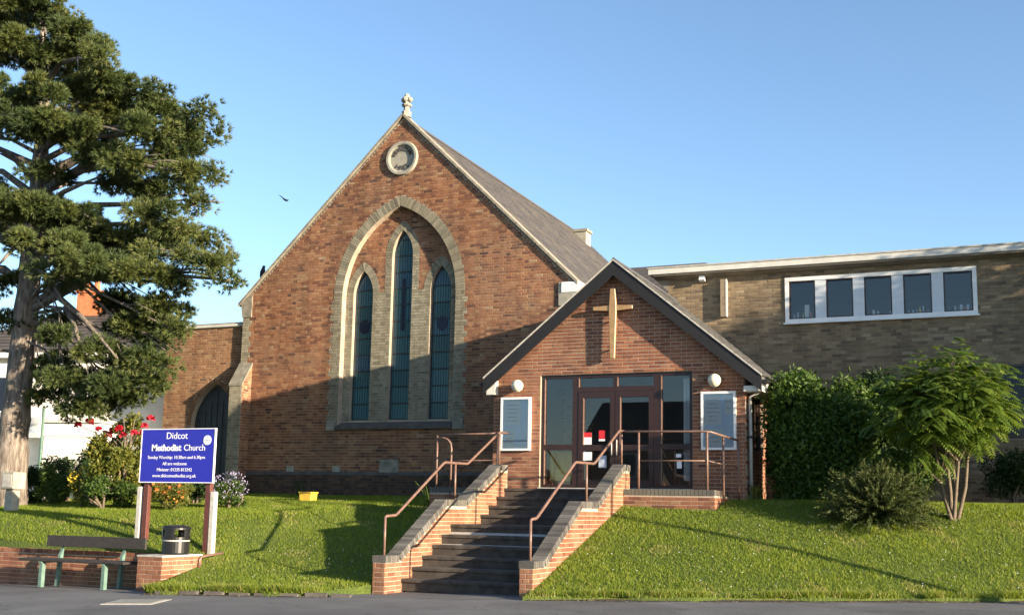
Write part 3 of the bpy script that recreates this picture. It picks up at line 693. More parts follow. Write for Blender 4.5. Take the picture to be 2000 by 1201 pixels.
# buttress at the left corner
bx0, bx1 = CX-HW-0.02, CX-HW+0.40
MB().prism([(YG, 1.2), (YG-0.40, 1.2), (YG-0.40, 4.62), (YG, 5.22)], 0, bx0, bx1).build('buttress', M['mortar'], church)
lay_bricks(church, M['brick_buff'], (0, YG-0.408, 0), (1, 0, 0), (0, -1, 0), bx0, bx1, 2.0, 4.6, lambda z: [(bx0, bx1)], 'flemish', name='buff_brick')
MB().prism([(YG+0.0, 5.26), (YG-0.43, 4.63), (YG-0.43, 4.57), (YG, 5.18)], 0, bx0-0.01, bx1+0.015).build('buttress_cap', M['stone'], church)
lay_bricks(church, M['brick_church'], (bx1+0.006, YG-0.4, 0), (0, 1, 0), (1, 0, 0), 0, 0.4, 2.0, 5.15, lambda z: [(0 if z < 4.6 else (z-4.6)/1.5, 0.4)], 'flemish')
# body and roof behind
YB = 38.6
MB().box(CX-HW+0.02, CX-HW+0.3, YG+0.36, YB, 1.2, kz).box(CX+HW-0.3, CX+HW-0.02, YG+0.36, YB, 1.2, kz).build('side_wall', M['brick_far'], church)
plate('rear_gable', [(CX-HW, 1.2), (CX+HW, 1.2), (CX+HW, kz), (CX, APZ-0.05), (CX-HW, kz)], [], YB, YB+0.3, M['brick_far'], church)
rz0 = APZ+0.02
for s in (-1, 1):
    E = np.array([0, 1, 0.]); S = np.array([-s*math.cos(sl_ang), 0, math.sin(sl_ang)]); ex = CX+s*(HW+0.28); ez = rz0-SL*(HW+0.28)
    MB().prism([(ex, ez-0.02), (CX, rz0-0.02), (CX, rz0-0.14), (ex-s*0.05, ez-0.14)], 1, YG+0.36, YB+0.35).build('roof_slope', M['slate'], church, rnd=0.5)
    tiles(church, (ex, YG+0.385, ez), E, S, 53, 36, 0.25, (HW+0.28)/math.cos(sl_ang)/36, M['slate'])
mb = MB()
for y in np.arange(YG+0.4, YB+0.3, 0.45): mb.prism([(CX-0.14, rz0-0.10), (CX, rz0+0.05), (CX+0.14, rz0-0.10)], 1, y, y+0.44)
mb.build('ridge_tiles', M['terracotta'] if False else M['slate'], church, rnd=0.9, kind='stuff')
ch = MB().box(CX+0.32, CX+0.80, YB-0.6, YB-0.1, 10.4, 11.50).build('chimney', M['stone_pale'], church, bevel=0.02)
MB().box(CX+0.28, CX+0.84, YB-0.64, YB-0.06, 11.50, 11.60).build('chimney_cap', M['stone'], ch)
# small cross roof on the right flank
ty0, ty1, tz = 30.8, 36.4, 9.0; tm = (ty0+ty1)/2; tx = CX+HW+1.4
plate_pts = [(ty0, kz-0.2), (ty1, kz-0.2), (tm, tz)]
MB().prism([(ty0+0.1, 1.2), (ty1-0.1, 1.2), (ty1-0.1, kz-0.2), (tm, tz-0.15), (ty0+0.1, kz-0.2)], 0, CX+HW-0.1, tx-0.2).build('transept', M['brick_far'], church)
for s, ye in ((-1, ty0), (1, ty1)):
    ln = math.hypot(tm-ye, tz-kz+0.2); S = np.array([0, (tm-ye)/ln, (tz-kz+0.2)/ln])
    MB().prism([(ye, kz-0.2), (tm, tz), (tm, tz-0.12), (ye, kz-0.32)], 0, CX+1.5, tx).build('roof_slope', M['slate'], church, rnd=0.4)
    tiles(church, (CX+1.5, ye, kz-0.195), (1, 0, 0), S, int((tx-CX-1.5)/0.25), 14, 0.25, ln/14, M['slate'])

# ---- flat roofed wing on the left
YW = YG+0.12; wx0, wx1 = -22.15, -19.42
wing = thing('side_wing', ((wx0+wx1)/2, YW, 1.4), 'flat roofed brick side wing with a dark pointed door, left of the church gable', 'building')
dpx = -20.35; DW, DZS, DZA = 0.78, 3.55, 4.72
ww = plate('front_wall', [(wx0, 0.9), (wx1, 0.9), (wx1, 6.32), (wx0, 6.32)], [pointed(dpx, DW, DZS, DZA, 1.45)], YW+0.008, YW+0.3, M['mortar_light'], wing)
def wing_allow(z):
    iv = [(wx0, wx1)]; r = arch_halfwidth(DW+0.14, DZS, DZA+0.17, z) if z > DZS else DW
    return cut(iv, dpx-r, dpx+r) if r > 0 else iv
lay_bricks(ww, M['brick_wing'], (0, YW, 0), (1, 0, 0), (0, -1, 0), wx0, wx1, 1.2, 6.3, wing_allow, 'flemish', single=220, pref=lambda P: np.where(P[:, 2] > 3.6, 0, 30)+np.linalg.norm(P-np.array([-20.8, 25.7, 5.4]), axis=1))
ring_bricks(ww, M['brick_wing'], dpx, DW, DZS, DZA, 0.14, YW-0.004, 0.2)
MB().prism(pointed(dpx, DW-0.02, DZS, DZA-0.02, 1.45), 1, YW+0.16, YW+0.22).build('door', M['door_dark'], wing)
for i in range(-3, 4):
    MB().box(dpx+i*0.2-0.006, dpx+i*0.2+0.006, YW+0.148, YW+0.165, 1.5, 3.5+max(0, 1.0-abs(i)*0.26)).build('door_board', M['barge'], wing)
MB().box(wx0, wx0+0.28, YW+0.3, 33, 0.9, 6.32).build('side_wall', M['brick_far'], wing)
MB().box(wx0-0.06, wx1-0.02, YW-0.06, 33, 6.325, 6.40).build('roof_slab', M['fascia'], wing)
MB().box(wx0-0.03, wx1-0.03, YW-0.03, 33, 6.40, 6.44).build('roof_felt', M['soffit'], wing)

# ================================================================== ANNEXE
YA = 27.0; ax0, ax1, az1 = -7.55, 12.0, 7.12
annexe = thing('annexe_hall', (2.0, YA, 1.6), 'two storey buff brick hall with flat pale roof edge, right of the porch', 'building')
WX0, WX1, WZ0, WZ1 = -4.66, -0.40, 5.88, 6.98
DX0, DX1, DZ0, DZ1 = -0.02, 1.25, 3.1, 4.75
aw = plate('front_wall', [(ax0, 1.2), (ax1, 1.2), (ax1, az1), (ax0, az1)], [[(WX0, WZ0), (WX1, WZ0), (WX1, WZ1), (WX0, WZ1)], [(DX0, DZ0), (DX1, DZ0), (DX1, DZ1), (DX0, DZ1)]], YA+0.008, YA+0.3, M['mortar_grey'], annexe)
def ann_allow(z):
    iv = [(ax0, ax1)]
    if WZ0 < z < WZ1: iv = cut(iv, WX0, WX1)
    if DZ0 < z < DZ1: iv = cut(iv, DX0, DX1)
    return iv
lay_bricks(aw, M['brick_annexe'], (0, YA, 0), (1, 0, 0), (0, -1, 0), ax0, 9.0, 1.5, az1, ann_allow, 'stretcher', single=300, pref=lambda P: np.where(P[:, 2] > 4.6, 0, 30)+np.linalg.norm(P-np.array([-5.9, 27, 6.2]), axis=1))
MB().box(ax0, ax0+0.3, YA+0.3, 40, 1.2, az1).build('side_wall', M['brick_far_buff'], annexe)
MB().box(ax0-0.42, ax1+0.4, YA-0.32, 40.4, az1+0.10, az1+0.24).build('roof_fascia', M['fascia'], annexe)
MB().box(ax0-0.44, ax1+0.42, YA-0.34, 40.4, az1+0.24, az1+0.275).build('roof_trim', M['concrete'], annexe)
MB().prism([(YA-0.28, az1+0.098), (YA-0.28, az1+0.06), (YA-0.004, az1+0.0), (YA-0.004, az1+0.098)], 0, ax0-0.3, ax1).build('soffit', M['soffit'], annexe)
MB().prism([(ax0-0.38, az1+0.097), (ax0-0.36, az1+0.05), (ax0+0.02, az1-0.30), (ax0+0.02, az1+0.097)], 1, YA-0.003, 40).build('soffit', M['soffit'], annexe)
# window band
wfr = MB().box(WX0, WX1, YA-0.03, YA+0.10, WZ0, WZ0+0.09).box(WX0, WX1, YA-0.03, YA+0.10, WZ1-0.09, WZ1).box(WX0, WX0+0.09, YA-0.03, YA+0.10, WZ0+0.09, WZ1-0.09).box(WX1-0.09, WX1, YA-0.03, YA+0.10, WZ0+0.09, WZ1-0.09).build('window', M['white_paint'], annexe)
pw, gapw = 0.615, (WX1-WX0-0.18-5*0.615)/4
MB().box(WX0-0.04, WX1+0.04, YA-0.09, YA+0.05, WZ0-0.035, WZ0-0.001).build('sill', M['white_paint'], wfr)
for i in range(5):
    xa = WX0+0.09+i*(pw+gapw)
    MB().box(xa+0.02, xa+pw-0.02, YA+0.045, YA+0.053, WZ0+0.11, WZ1-0.11).build('pane', M['glass'], wfr)
    MB().box(xa, xa+0.03, YA+0.0, YA+0.09, WZ0+0.09, WZ1-0.09).box(xa+pw-0.03, xa+pw, YA+0.0, YA+0.09, WZ0+0.09, WZ1-0.09).box(xa+0.03, xa+pw-0.03, YA+0.0, YA+0.09, WZ0+0.09, WZ0+0.12).box(xa+0.03, xa+pw-0.03, YA+0.0, YA+0.09, WZ1-0.12, WZ1-0.09).build('sash', M['brown_frame'], wfr)
    if i < 4: MB().box(xa+pw, xa+pw+gapw, YA-0.012, YA+0.06, WZ0+0.09, WZ1-0.09).build('panel', M['window_panel'], wfr)
# dim room behind the band
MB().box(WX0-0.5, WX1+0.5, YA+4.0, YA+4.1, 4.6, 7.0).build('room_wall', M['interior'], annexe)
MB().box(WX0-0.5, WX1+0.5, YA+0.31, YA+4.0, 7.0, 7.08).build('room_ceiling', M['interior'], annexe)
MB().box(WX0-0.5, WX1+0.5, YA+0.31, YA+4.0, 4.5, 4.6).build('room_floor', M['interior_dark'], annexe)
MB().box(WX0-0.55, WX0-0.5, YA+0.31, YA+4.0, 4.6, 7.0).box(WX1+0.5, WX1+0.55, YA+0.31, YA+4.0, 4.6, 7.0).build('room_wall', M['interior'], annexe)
sillb = MB().box(WX0+0.1, WX1-0.1, YA+0.10, YA+0.34, WZ0+0.02, WZ0+0.085).build('inner_sill', M['window_panel'], annexe)
itm = random.Random(3)
cols = [M['paper'], M['board_sky_blue'], M['green_paint'], M['terracotta'], M['print_grey'], M['yellow_pale']]
for i in range(5):
    xa = WX0+0.12+i*(pw+gapw); x = xa+0.05
    while x < xa+pw-0.1:
        w = itm.uniform(0.025, 0.06); h = itm.uniform(0.08, 0.2) if i != 4 else itm.uniform(0.12, 0.18)
        if itm.random() < (0.9 if i in (0, 3, 4) else 0.35):
            c = itm.choice(cols)
            if itm.random() < 0.5 or i == 4:
                own_mesh(MB().box(x, x+w, YA+0.14, YA+0.26, WZ0+0.087, WZ0+0.087+h).build('book', c), 'slim book standing on the inner sill of the hall window', 'book', 'small things on the hall window sill')
            else:
                own_mesh(MB().lathe([(w/2, 0), (w/2, h*0.6), (w/4, h*0.75), (w/4, h)], (x+w/2, YA+0.2, WZ0+0.087), 8).build('bottle', c), 'small bottle standing on the inner sill of the hall window', 'bottle', 'small bottles on the hall window sill')
        x += w+itm.uniform(0.01, 0.07)
own_mesh(MB().box(WX0+0.42, WX0+0.53, YA+0.2, YA+0.22, WZ0+0.2, WZ0+0.46).box(WX0+0.43, WX0+0.52, YA+0.2, YA+0.28, WZ0+0.087, WZ0+0.2).build('card_box', M['paper']), 'white upright card box on the hall window sill beside the green cloth', 'box')
# lower window on the right
dw = MB().box(DX0, DX1, YA, YA+0.1, DZ0, DZ0+0.08).box(DX0, DX1, YA, YA+0.1, DZ1-0.08, DZ1).box(DX0, DX0+0.08, YA, YA+0.1, DZ0+0.08, DZ1-0.08).box(DX1-0.08, DX1, YA, YA+0.1, DZ0+0.08, DZ1-0.08).build('window', M['brown_frame'], annexe)
MB().box(DX0+0.08, DX1-0.08, YA+0.05, YA+0.06, DZ0+0.08, DZ1-0.08).build('pane', M['glass_dark'], dw)
# boxed pipe and small flood lamp under the eave
p = atY(1413, 580, YA-0.1); MB().box(p[0]-0.07, p[0]+0.05, YA-0.13, YA+0.0, 6.1, 7.03).build('pipe_casing', M['brick_far_buff'], annexe)
MB().box(p[0]+0.052, p[0]+0.085, YA-0.135, YA+0.0, 6.1, 7.03).build('casing_edge', M['pipe'], annexe)
p = atY(1372, 543, YA-0.1); fl = thing('flood_lamp', (p[0], YA, p[2]), 'small white flood lamp under the roof edge of the buff hall', 'lamp')
MB().box(p[0]-0.02, p[0]+0.02, YA-0.10, YA, p[2]-0.02, p[2]+0.03).build('bracket', M['pipe'], fl)
MB().prism([(YA-0.2, p[2]-0.06), (YA-0.1, p[2]-0.1), (YA-0.08, p[2]+0.03), (YA-0.16, p[2]+0.05)], 0, p[0]-0.07, p[0]+0.07).build('head', M['white_paint'], fl)
# ================================================================== PORCH
YPO = 22.2; px0, px1 = -10.10, -4.65; RX, RZ, RS = -7.33, 6.56, 0.82; FZ = 1.79
porch = thing('entrance_porch', (RX, YPO, FZ), 'brick entrance porch with dark gabled roof and brown glazed doors', 'porch')
sx0, sx1, sz0, sz1 = -9.01, -5.71, 1.83, 4.20
def rtop(x): return RZ-RS*abs(x-RX)-0.20
pf = plate('front_wall', [(px0, 1.2), (px1, 1.2), (px1, rtop(px1)), (RX, rtop(RX)), (px0, rtop(px0))], [[(sx0, sz0), (sx1, sz0), (sx1, sz1), (sx0, sz1)]], YPO+0.007, YPO+0.28, M['mortar_light'], porch)
def porch_allow(z):
    h = (RZ-0.2-z)/RS
    iv = [(max(px0, RX-h), min(px1, RX+h))]
    if sz0 < z < sz1: iv = cut(iv, sx0, sx1)
    return iv
lay_bricks(pf, M['brick_porch'], (0, YPO, 0), (1, 0, 0), (0, -1, 0), px0, px1, 1.5, RZ-0.2, porch_allow, 'stretcher', single=300, joint=0.012,
           pref=lambda P: np.where(P[:, 2] > 2.6, 0, 30)+np.linalg.norm(P-np.array([-7.35, 22.2, 4.6]), axis=1))
# right flank with a window
fy0, fy1 = YPO, YA
swy0, swy1, swz0, swz1 = 23.15, 24.0, 2.6, 3.82
def flank_allow(y): pass
MB().box(px1-0.27, px1-0.008, YPO+0.28, swy0, 1.2, rtop(px1)+0.02).box(px1-0.27, px1-0.008, swy1, fy1, 1.2, rtop(px1)+0.02).box(px1-0.27, px1-0.008, swy0, swy1, 1.2, swz0).box(px1-0.27, px1-0.008, swy0, swy1, swz1, rtop(px1)+0.02).build('flank_wall', M['mortar_light'], porch)
lay_bricks(porch, M['brick_porch'], (px1, YPO, 0), (0, 1, 0), (1, 0, 0), 0.0, fy1-YPO, 1.5, rtop(px1)+0.02, lambda z: cut([(0, fy1-YPO)], swy0-YPO, swy1-YPO) if swz0 < z < swz1 else [(0, fy1-YPO)], 'stretcher', single=0)
sw = MB().box(px1-0.16, px1-0.05, swy0, swy0+0.06, swz0, swz1).box(px1-0.16, px1-0.05, swy1-0.06, swy1, swz0, swz1).box(px1-0.16, px1-0.05, swy0+0.06, swy1-0.06, swz0, swz0+0.06).box(px1-0.16, px1-0.05, swy0+0.06, swy1-0.06, swz1-0.06, swz1).build('window', M['brown_frame'], porch)
MB().box(px1-0.11, px1-0.10, swy0+0.06, swy1-0.06, swz0+0.06, swz1-0.06).build('pane', M['glass'], sw)
MB().box(px0, px0+0.27, YPO+0.28, YG-0.01, 1.2, rtop(px0)).build('flank_wall', M['brick_far'], porch)
# roof
ra = math.atan(RS); eR, eL = -4.28, -10.26
for s, ex, yb in ((1, eR, YA-0.01), (-1, eL, YG-0.01)):
    ez = RZ-RS*abs(ex-RX); ln = abs(ex-RX)/math.cos(ra)
    MB().prism([(ex, ez-0.03), (RX, RZ-0.03), (RX, RZ-0.19), (ex, ez-0.19)], 1, YPO-0.17, yb).build('roof_slope', M['slate_porch'], porch, rnd=0.4)
    tiles(porch, (ex, YPO-0.22, ez), (0, 1, 0), (-s*math.cos(ra), 0, math.sin(ra)), int((yb-YPO+0.2)/0.27), 24, 0.27, ln/24, M['slate_porch'], 0.016, 'roof_tiles')
    # barge board and pale verge strip
    q = [(ex, ez-0.02), (RX, RZ-0.02), (RX, RZ-0.33), (ex, ez-0.33)]
    MB().prism(q, 1, YPO-0.225, YPO-0.18).build('barge_board', M['barge'], porch)
    MB().prism([(ex, ez+0.015), (RX, RZ+0.015), (RX, RZ-0.018), (ex, ez-0.018)], 1, YPO-0.245, YPO-0.16).build('verge', M['concrete'], porch)
    MB().prism([(ex-s*0.02, ez-0.2), (RX, RZ-0.2), (RX, RZ-0.23), (ex-s*0.02, ez-0.23)], 1, YPO-0.18, YPO-0.001).build('soffit', M['barge'], porch)
mb = MB()
for y in np.arange(YPO-0.2, YA-0.3, 0.33): mb.prism([(RX-0.12, RZ-0.07), (RX, RZ+0.06), (RX+0.12, RZ-0.07)], 1, y, y+0.325)
mb.build('ridge_tiles', M['slate_porch'], porch, rnd=0.3, kind='stuff')
# gutters, downpipe, eave boxes
gz_ = RZ-RS*abs(eR-RX)
mb = MB(); prof = [(0.065*math.cos(t), 0.065*math.sin(t)) for t in np.linspace(math.pi, 2*math.pi, 9)]
gutter = MB().prism([(eR+0.05+a, gz_-0.10+b) for a, b in prof], 1, YPO-0.2, YA-0.05).build('gutter', M['barge'], porch)
MB().box(px1+0.01, eR+0.0, YPO-0.16, YA-0.05, gz_-0.32, gz_-0.21).build('eave_soffit', M['fascia'], porch)
MB().tube([(eR+0.04, YPO+0.12, gz_-0.16), (eR+0.03, YPO+0.12, gz_-0.24), (px1+0.075, YPO+0.14, gz_-0.40), (px1+0.075, YPO+0.14, 2.9), (px1+0.075, YPO+0.14, 1.62)], 0.036, 10).build('downpipe', M['pipe'], porch, smooth=True)
MB().box(px1-0.002, px1+0.12, YPO+0.09, YPO+0.19, 2.84, 2.88).build('pipe_clip', M['barge'], porch)
gzl = RZ-RS*abs(eL-RX)
MB().prism([(eL-0.05+a, gzl-0.10+b) for a, b in prof], 1, YPO-0.2, YG-0.05).build('gutter', M['barge'], porch)
MB().box(px0-0.10, px0+0.10, YPO-0.17, YPO-0.002, gzl-0.36, gzl-0.05).build('eave_box', M['fascia'], porch)
# floor and interior
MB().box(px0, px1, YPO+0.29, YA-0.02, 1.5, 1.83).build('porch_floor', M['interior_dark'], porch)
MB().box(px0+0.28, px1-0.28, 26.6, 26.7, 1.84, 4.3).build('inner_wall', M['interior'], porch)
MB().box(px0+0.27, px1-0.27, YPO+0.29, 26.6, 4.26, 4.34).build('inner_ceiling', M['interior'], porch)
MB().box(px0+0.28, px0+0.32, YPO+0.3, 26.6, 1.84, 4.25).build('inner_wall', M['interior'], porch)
# glazed screen
scr = bpy.data.objects.new('glazed_screen', None)
yA, yB = YPO+0.06, YPO+0.15
FR = MB()
def post(a, b, z0=sz0, z1=sz1, y0=yA, y1=yB): FR.box(a, b, y0, y1, z0, z1)
post(sx0, sx0+0.07); post(sx1-0.07, sx1); post(-8.30, -8.17); post(-6.53, -6.38)
FR.box(sx0+0.07, -8.30, yA, yB, sz1-0.07, sz1); FR.box(-8.17, -6.53, yA, yB, sz1-0.07, sz1); FR.box(-6.38, sx1-0.07, yA, yB, sz1-0.07, sz1)
FR.box(sx0+0.07, -8.30, yA, yB, sz0, sz0+0.07); FR.box(-6.38, sx1-0.07, yA, yB, sz0, sz0+0.07)
FR.box(sx0+0.07, -8.30, yA, yB, 2.62, 2.73); FR.box(-6.38, sx1-0.07, yA, yB, 2.62, 2.73)
FR.box(-8.17, -6.53, yA, yB, 3.83, 3.93); FR.box(-7.40, -7.32, yA, yB, 3.93, sz1-0.07)
screen = FR.build('glazed_screen', M['brown_frame'], porch)
for a, b, c, d in ((sx0+0.07, -8.30, 2.73, sz1-0.07), (sx0+0.07, -8.30, sz0+0.07, 2.62), (-6.38, sx1-0.07, 2.73, sz1-0.07), (-6.38, sx1-0.07, sz0+0.07, 2.62), (-8.17, -7.40, 3.93, sz1-0.07), (-7.32, -6.53, 3.93, sz1-0.07)):
    MB().box(a, b, YPO+0.102, YPO+0.108, c, d).build('pane', M['glass'], screen)
    # thin lighter strip, sunlight painted along the sunward edge of each pane
    MB().box(a, a+0.018, YPO+0.052, YPO+0.10, c, d).build('sunlit_strip', M['rail'], screen)
for hinge, a, b in ((0, -8.165, -7.365), (1, -7.355, -6.535)):
    D = MB(); z1 = 3.825
    D.box(a, a+0.10, yA-0.01, yB-0.02, 1.84, z1).box(b-0.10, b, yA-0.01, yB-0.02, 1.84, z1)
    for c, d in ((1.84, 2.00), (2.60, 2.72), (z1-0.12, z1)): D.box(a+0.10, b-0.10, yA-0.01, yB-0.02, c, d)
    door = D.build('door', M['brown_frame'], porch)
    for c, d in ((2.00, 2.60), (2.72, z1-0.12)): MB().box(a+0.10, b-0.10, YPO+0.09, YPO+0.096, c, d).build('pane', M['glass'], door)
    hx = b-0.05 if hinge == 0 else a+0.05
    MB().tube([(hx, yA-0.06, 2.50), (hx, yA-0.06, 2.82)], 0.014, 8).tube([(hx, yA-0.06, 2.54), (hx, yA, 2.54)], 0.01, 6).tube([(hx, yA-0.06, 2.78), (hx, yA, 2.78)], 0.01, 6).build('handle', M['pipe'], door, smooth=True)
    MB().box(a+0.10, a+0.118, yA-0.016, yB-0.05, 2.72, z1-0.12).build('sunlit_strip', M['rail'], door)  # painted sunlit edge on the door glass too
MB().box(sx0-0.02, sx1+0.02, YPO-0.05, YPO+0.29, 1.792, 1.83).build('threshold', M['concrete'], porch)

# things behind and on the glass
t = thing('armchair', (-8.62, 22.74, 1.84), 'yellow upholstered tub chair behind the left door glass', 'chair')
A = MB(); cx, cy = -8.62, 22.74
pts = [(cx+0.34*math.cos(a), cy+0.34*math.sin(a)) for a in np.linspace(-0.15*math.pi, 1.15*math.pi, 14)]
pi_ = [(cx+0.25*math.cos(a), cy+0.25*math.sin(a)) for a in np.linspace(1.15*math.pi, -0.15*math.pi, 14)]
MB().prism(pts+pi_, 2, 2.0, 2.62).build('backrest', M['yellow_pale'], t, bevel=0.02)
MB().lathe([(0.26, 0.14), (0.27, 0.36), (0.24, 0.40)], (cx, cy, 1.84), 18).build('seat', M['yellow_pale'], t)
for dx, dy in ((0.2, 0.2), (-0.2, 0.2), (0.2, -0.2), (-0.2, -0.2)): MB().tube([(cx+dx, cy+dy, 1.84), (cx+dx*0.9, cy+dy*0.9, 2.0)], 0.02, 6).build('leg', M['brown_frame'], t)
t = thing('flower_stand', (-8.42, 23.25, 1.84), 'round stand holding a vase of yellow flowers behind the left door glass', 'plant')
MB().lathe([(0.16, 0), (0.16, 0.03), (0.03, 0.05), (0.03, 0.70), (0.2, 0.72), (0.2, 0.75)], (-8.42, 23.25, 1.84), 14).build('table', M['white_paint'], t)
MB().lathe([(0.05, 0.75), (0.08, 0.85), (0.05, 0.98), (0.06, 1.0)], (-8.42, 23.25, 1.84), 12).build('vase', M['paper'], t)
V = []; F = []; rn = []
for i in range(120):
    p = np.array([-8.42, 23.25, 3.05])+RNG.normal(0, 1, 3)*np.array([0.13, 0.13, 0.15]); a = RNG.normal(0, 1, 3); a /= np.linalg.norm(a); b = np.cross(a, RNG.normal(0, 1, 3)); b /= np.linalg.norm(b)
    n0 = len(V); V += [p-a*0.035, p+b*0.02, p+a*0.035, p-b*0.02]; F.append((n0, n0+1, n0+2, n0+3)); rn.append(RNG.random())
npmesh('flowers', np.array(V), np.array(F), M['petal_yellow'], t, rn, kind='stuff')
def sheet(x0, x1, z0, z1, y, mat, label, cat='notice', extra=None):
    o = thing('notice_sheet', ((x0+x1)/2, y, z0), label, cat)
    MB().box(x0, x1, y-0.002, y, z0, z1).build('paper', mat, o)
    for m_, a, b, c, d in extra or []: MB().box(a, b, y-0.004, y-0.0021, c, d).build('print', m_, o)
yd = YPO+0.088
sheet(-8.06, -7.88, 2.73, 2.98, yd, M['paper'], 'white notice with red top inside the left door, above the middle rail', extra=[(M['red'], -8.06, -7.88, 2.88, 2.98)])
sheet(-8.06, -7.87, 2.40, 2.58, yd, M['paper'], 'plain white notice inside the left door, below the middle rail')
sheet(-7.72, -7.58, 2.80, 3.02, yd, M['red'], 'red poster inside the left door with a white lower strip', extra=[(M['paper'], -7.72, -7.58, 2.80, 2.84)])
sheet(-7.72, -7.55, 2.25, 2.50, yd, M['print_grey'], 'grey notice low inside the left door near the handle')
sheet(-6.08, -5.97, 2.46, 2.53, YPO+0.10, M['paper'], 'small white card behind the right side glass, upper of two')
sheet(-6.06, -5.96, 2.24, 2.38, YPO+0.10, M['paper'], 'small white card behind the right side glass, lower of two')
cu = MB(); xs_ = np.linspace(0, 1, 13)
cu.add([(-5.98+0.20*u, YPO+0.34+0.03*math.sin(u*18), z) for u in xs_ for z in (2.0, 4.1)], [(2*i, 2*i+2, 2*i+3, 2*i+1) for i in range(12)])
own_mesh(cu.build('curtain', M['window_panel'], smooth=True), 'pale gathered curtain hanging behind the right side glass', 'curtain')

# ---- cross on the porch gable
c0 = thing('wall_cross', (-7.36, YPO, 4.49), 'tapered golden wooden cross fixed on the porch gable', 'cross')
yc0, yc1 = YPO-0.16, YPO-0.09
def taper(z0, z1, w0, wm, w1, zm): return [(-7.36-w0, z0), (-7.36+w0, z0), (-7.36+wm, zm), (-7.36+w1, z1), (-7.36-w1, z1), (-7.36-wm, zm)]
MB().prism(taper(4.49, 5.96, 0.05, 0.082, 0.055, 5.53), 1, yc0, yc1).build('upright', M['cross_wood'], c0, bevel=0.008)
MB().prism([(-7.79, 5.515), (-7.45, 5.49), (-7.27, 5.49), (-6.93, 5.515), (-6.93, 5.59), (-7.27, 5.61), (-7.45, 5.61), (-7.79, 5.59)], 1, yc0+0.012, yc1-0.012).build('arm', M['cross_wood'], c0, bevel=0.006)
for z in (4.7, 5.3): MB().tube([(-7.36, yc1-0.01, z), (-7.36, YPO, z)], 0.02, 8).build('bracket', M['barge'], c0)

# ---- globe wall lamps
for x, lab in ((-9.48, 'opal globe lamp above the left notice board on the porch'), (-5.22, 'opal globe lamp above the right notice board on the porch')):
    l = thing('wall_lamp', (x, YPO, 3.97), lab, 'lamp', 'globe lamps on the porch wall')
    MB().lathe([(0.01, -0.135), (0.06, -0.12), (0.105, -0.08), (0.13, -0.02), (0.13, 0.03), (0.105, 0.085), (0.06, 0.12), (0.01, 0.135)], (x, YPO-0.17, 3.97), 20).build('globe', M['globe'], l, smooth=True)
    q = MB().lathe([(0.08, 0), (0.08, 0.05), (0.06, 0.07)], (0, 0, 0), 16); q.v = [(x+a, YPO-c, 3.97+b) for a, b, c in q.v]; q.build('base', M['black_plastic'], l)
# ---- notice boards
def board(x0, x1, z0, z1, lab, posters):
    b = thing('notice_board', ((x0+x1)/2, YPO, z0), lab, 'notice board', 'notice boards on the porch wall')
    y0, y1 = YPO-0.075, YPO-0.004; w = 0.045
    MB().box(x0, x1, y0, y1, z0, z0+w).box(x0, x1, y0, y1, z1-w, z1).box(x0, x0+w, y0, y1, z0+w, z1-w).box(x1-w, x1, y0, y1, z0+w, z1-w).build('frame', M['white_paint'], b)
    MB().box(x0+w, x1-w, y0+0.035, y1-0.001, z0+w, z1-w).build('backing', M['board_sky_blue'], b)  # pale blue carries the sky mirrored in the glass
    for a, c, d, e, lines in posters:
        pp = MB().box(a, c, y0+0.031, y0+0.0345, d, e).build('poster', M['paper'], b)
        for k in range(lines):
            zz = e-(k+1)*(e-d)/(lines+1); wv = (c-a)*random.uniform(0.55, 0.85)
            MB().box((a+c)/2-wv/2, (a+c)/2+wv/2, y0+0.029, y0+0.0308, zz-0.008, zz+0.006).build('print', M['print_grey'], pp)
    MB().box(x0+w, x1-w, y0+0.012, y0+0.016, z0+w, z1-w).build('pane', M['glass'], b)
board(-9.90, -9.21, 2.60, 3.74, 'white framed notice board left of the porch doors', [(-9.82, -9.45, 3.15, 3.66, 5), (-9.80, -9.58, 2.68, 3.05, 3)])
board(-5.52, -4.82, 2.60, 3.76, 'white framed notice board right of the porch doors', [(-5.45, -5.12, 3.1, 3.68, 6), (-5.44, -5.1, 2.68, 3.02, 3), (-5.05, -4.9, 3.3, 3.68, 2)])

# ================================================================== STEPS AND RAILS
steps = thing('entrance_steps', (-8.2, 16.45, 0.0), 'concrete entrance steps between sloping brick walls with a landing halfway', 'steps')
LX0, LX1, RX0, RX1 = -9.60, -9.37, -6.98, -6.75
fronts = [17.02+0.36*i for i in range(6)]+[20.10+0.37*i for i in range(4)]
RISE = FZ/10
for i, y in enumerate(fronts):
    z1 = RISE*(i+1); ye = fronts[i+1] if i < 9 else YPO-0.06
    m = MB(); n = 24; xs = np.linspace(LX1+0.001, RX0-0.001, n)
    # tread slab with a slightly worn front edge
    wob = [0.006*math.sin(3*x+i)+random.uniform(-0.004, 0.004) for x in xs]
    V = []; F = []
    for x, w in zip(xs, wob): V += [(x, y-0.025+w, z1-0.055), (x, y-0.025+w, z1-0.012+w*0.5), (x, y-0.010+w, z1), (x, ye+0.02, z1), (x, ye+0.02, z1-0.055)]
    for k in range(n-1):
        for j in range(5): F.append((k*5+j, (k+1)*5+j, (k+1)*5+(j+1) % 5, k*5+(j+1) % 5))
    F += [(0, 1, 2, 3, 4), tuple((n-1)*5+j for j in (4, 3, 2, 1, 0))]
    st = MB().add(V, F).build('step', M['step_stone'], steps)
    MB().box(LX1+0.001, RX0-0.001, y, y+0.1, z1-RISE-0.02, z1-0.056).build('riser', M['step_stone'], st)
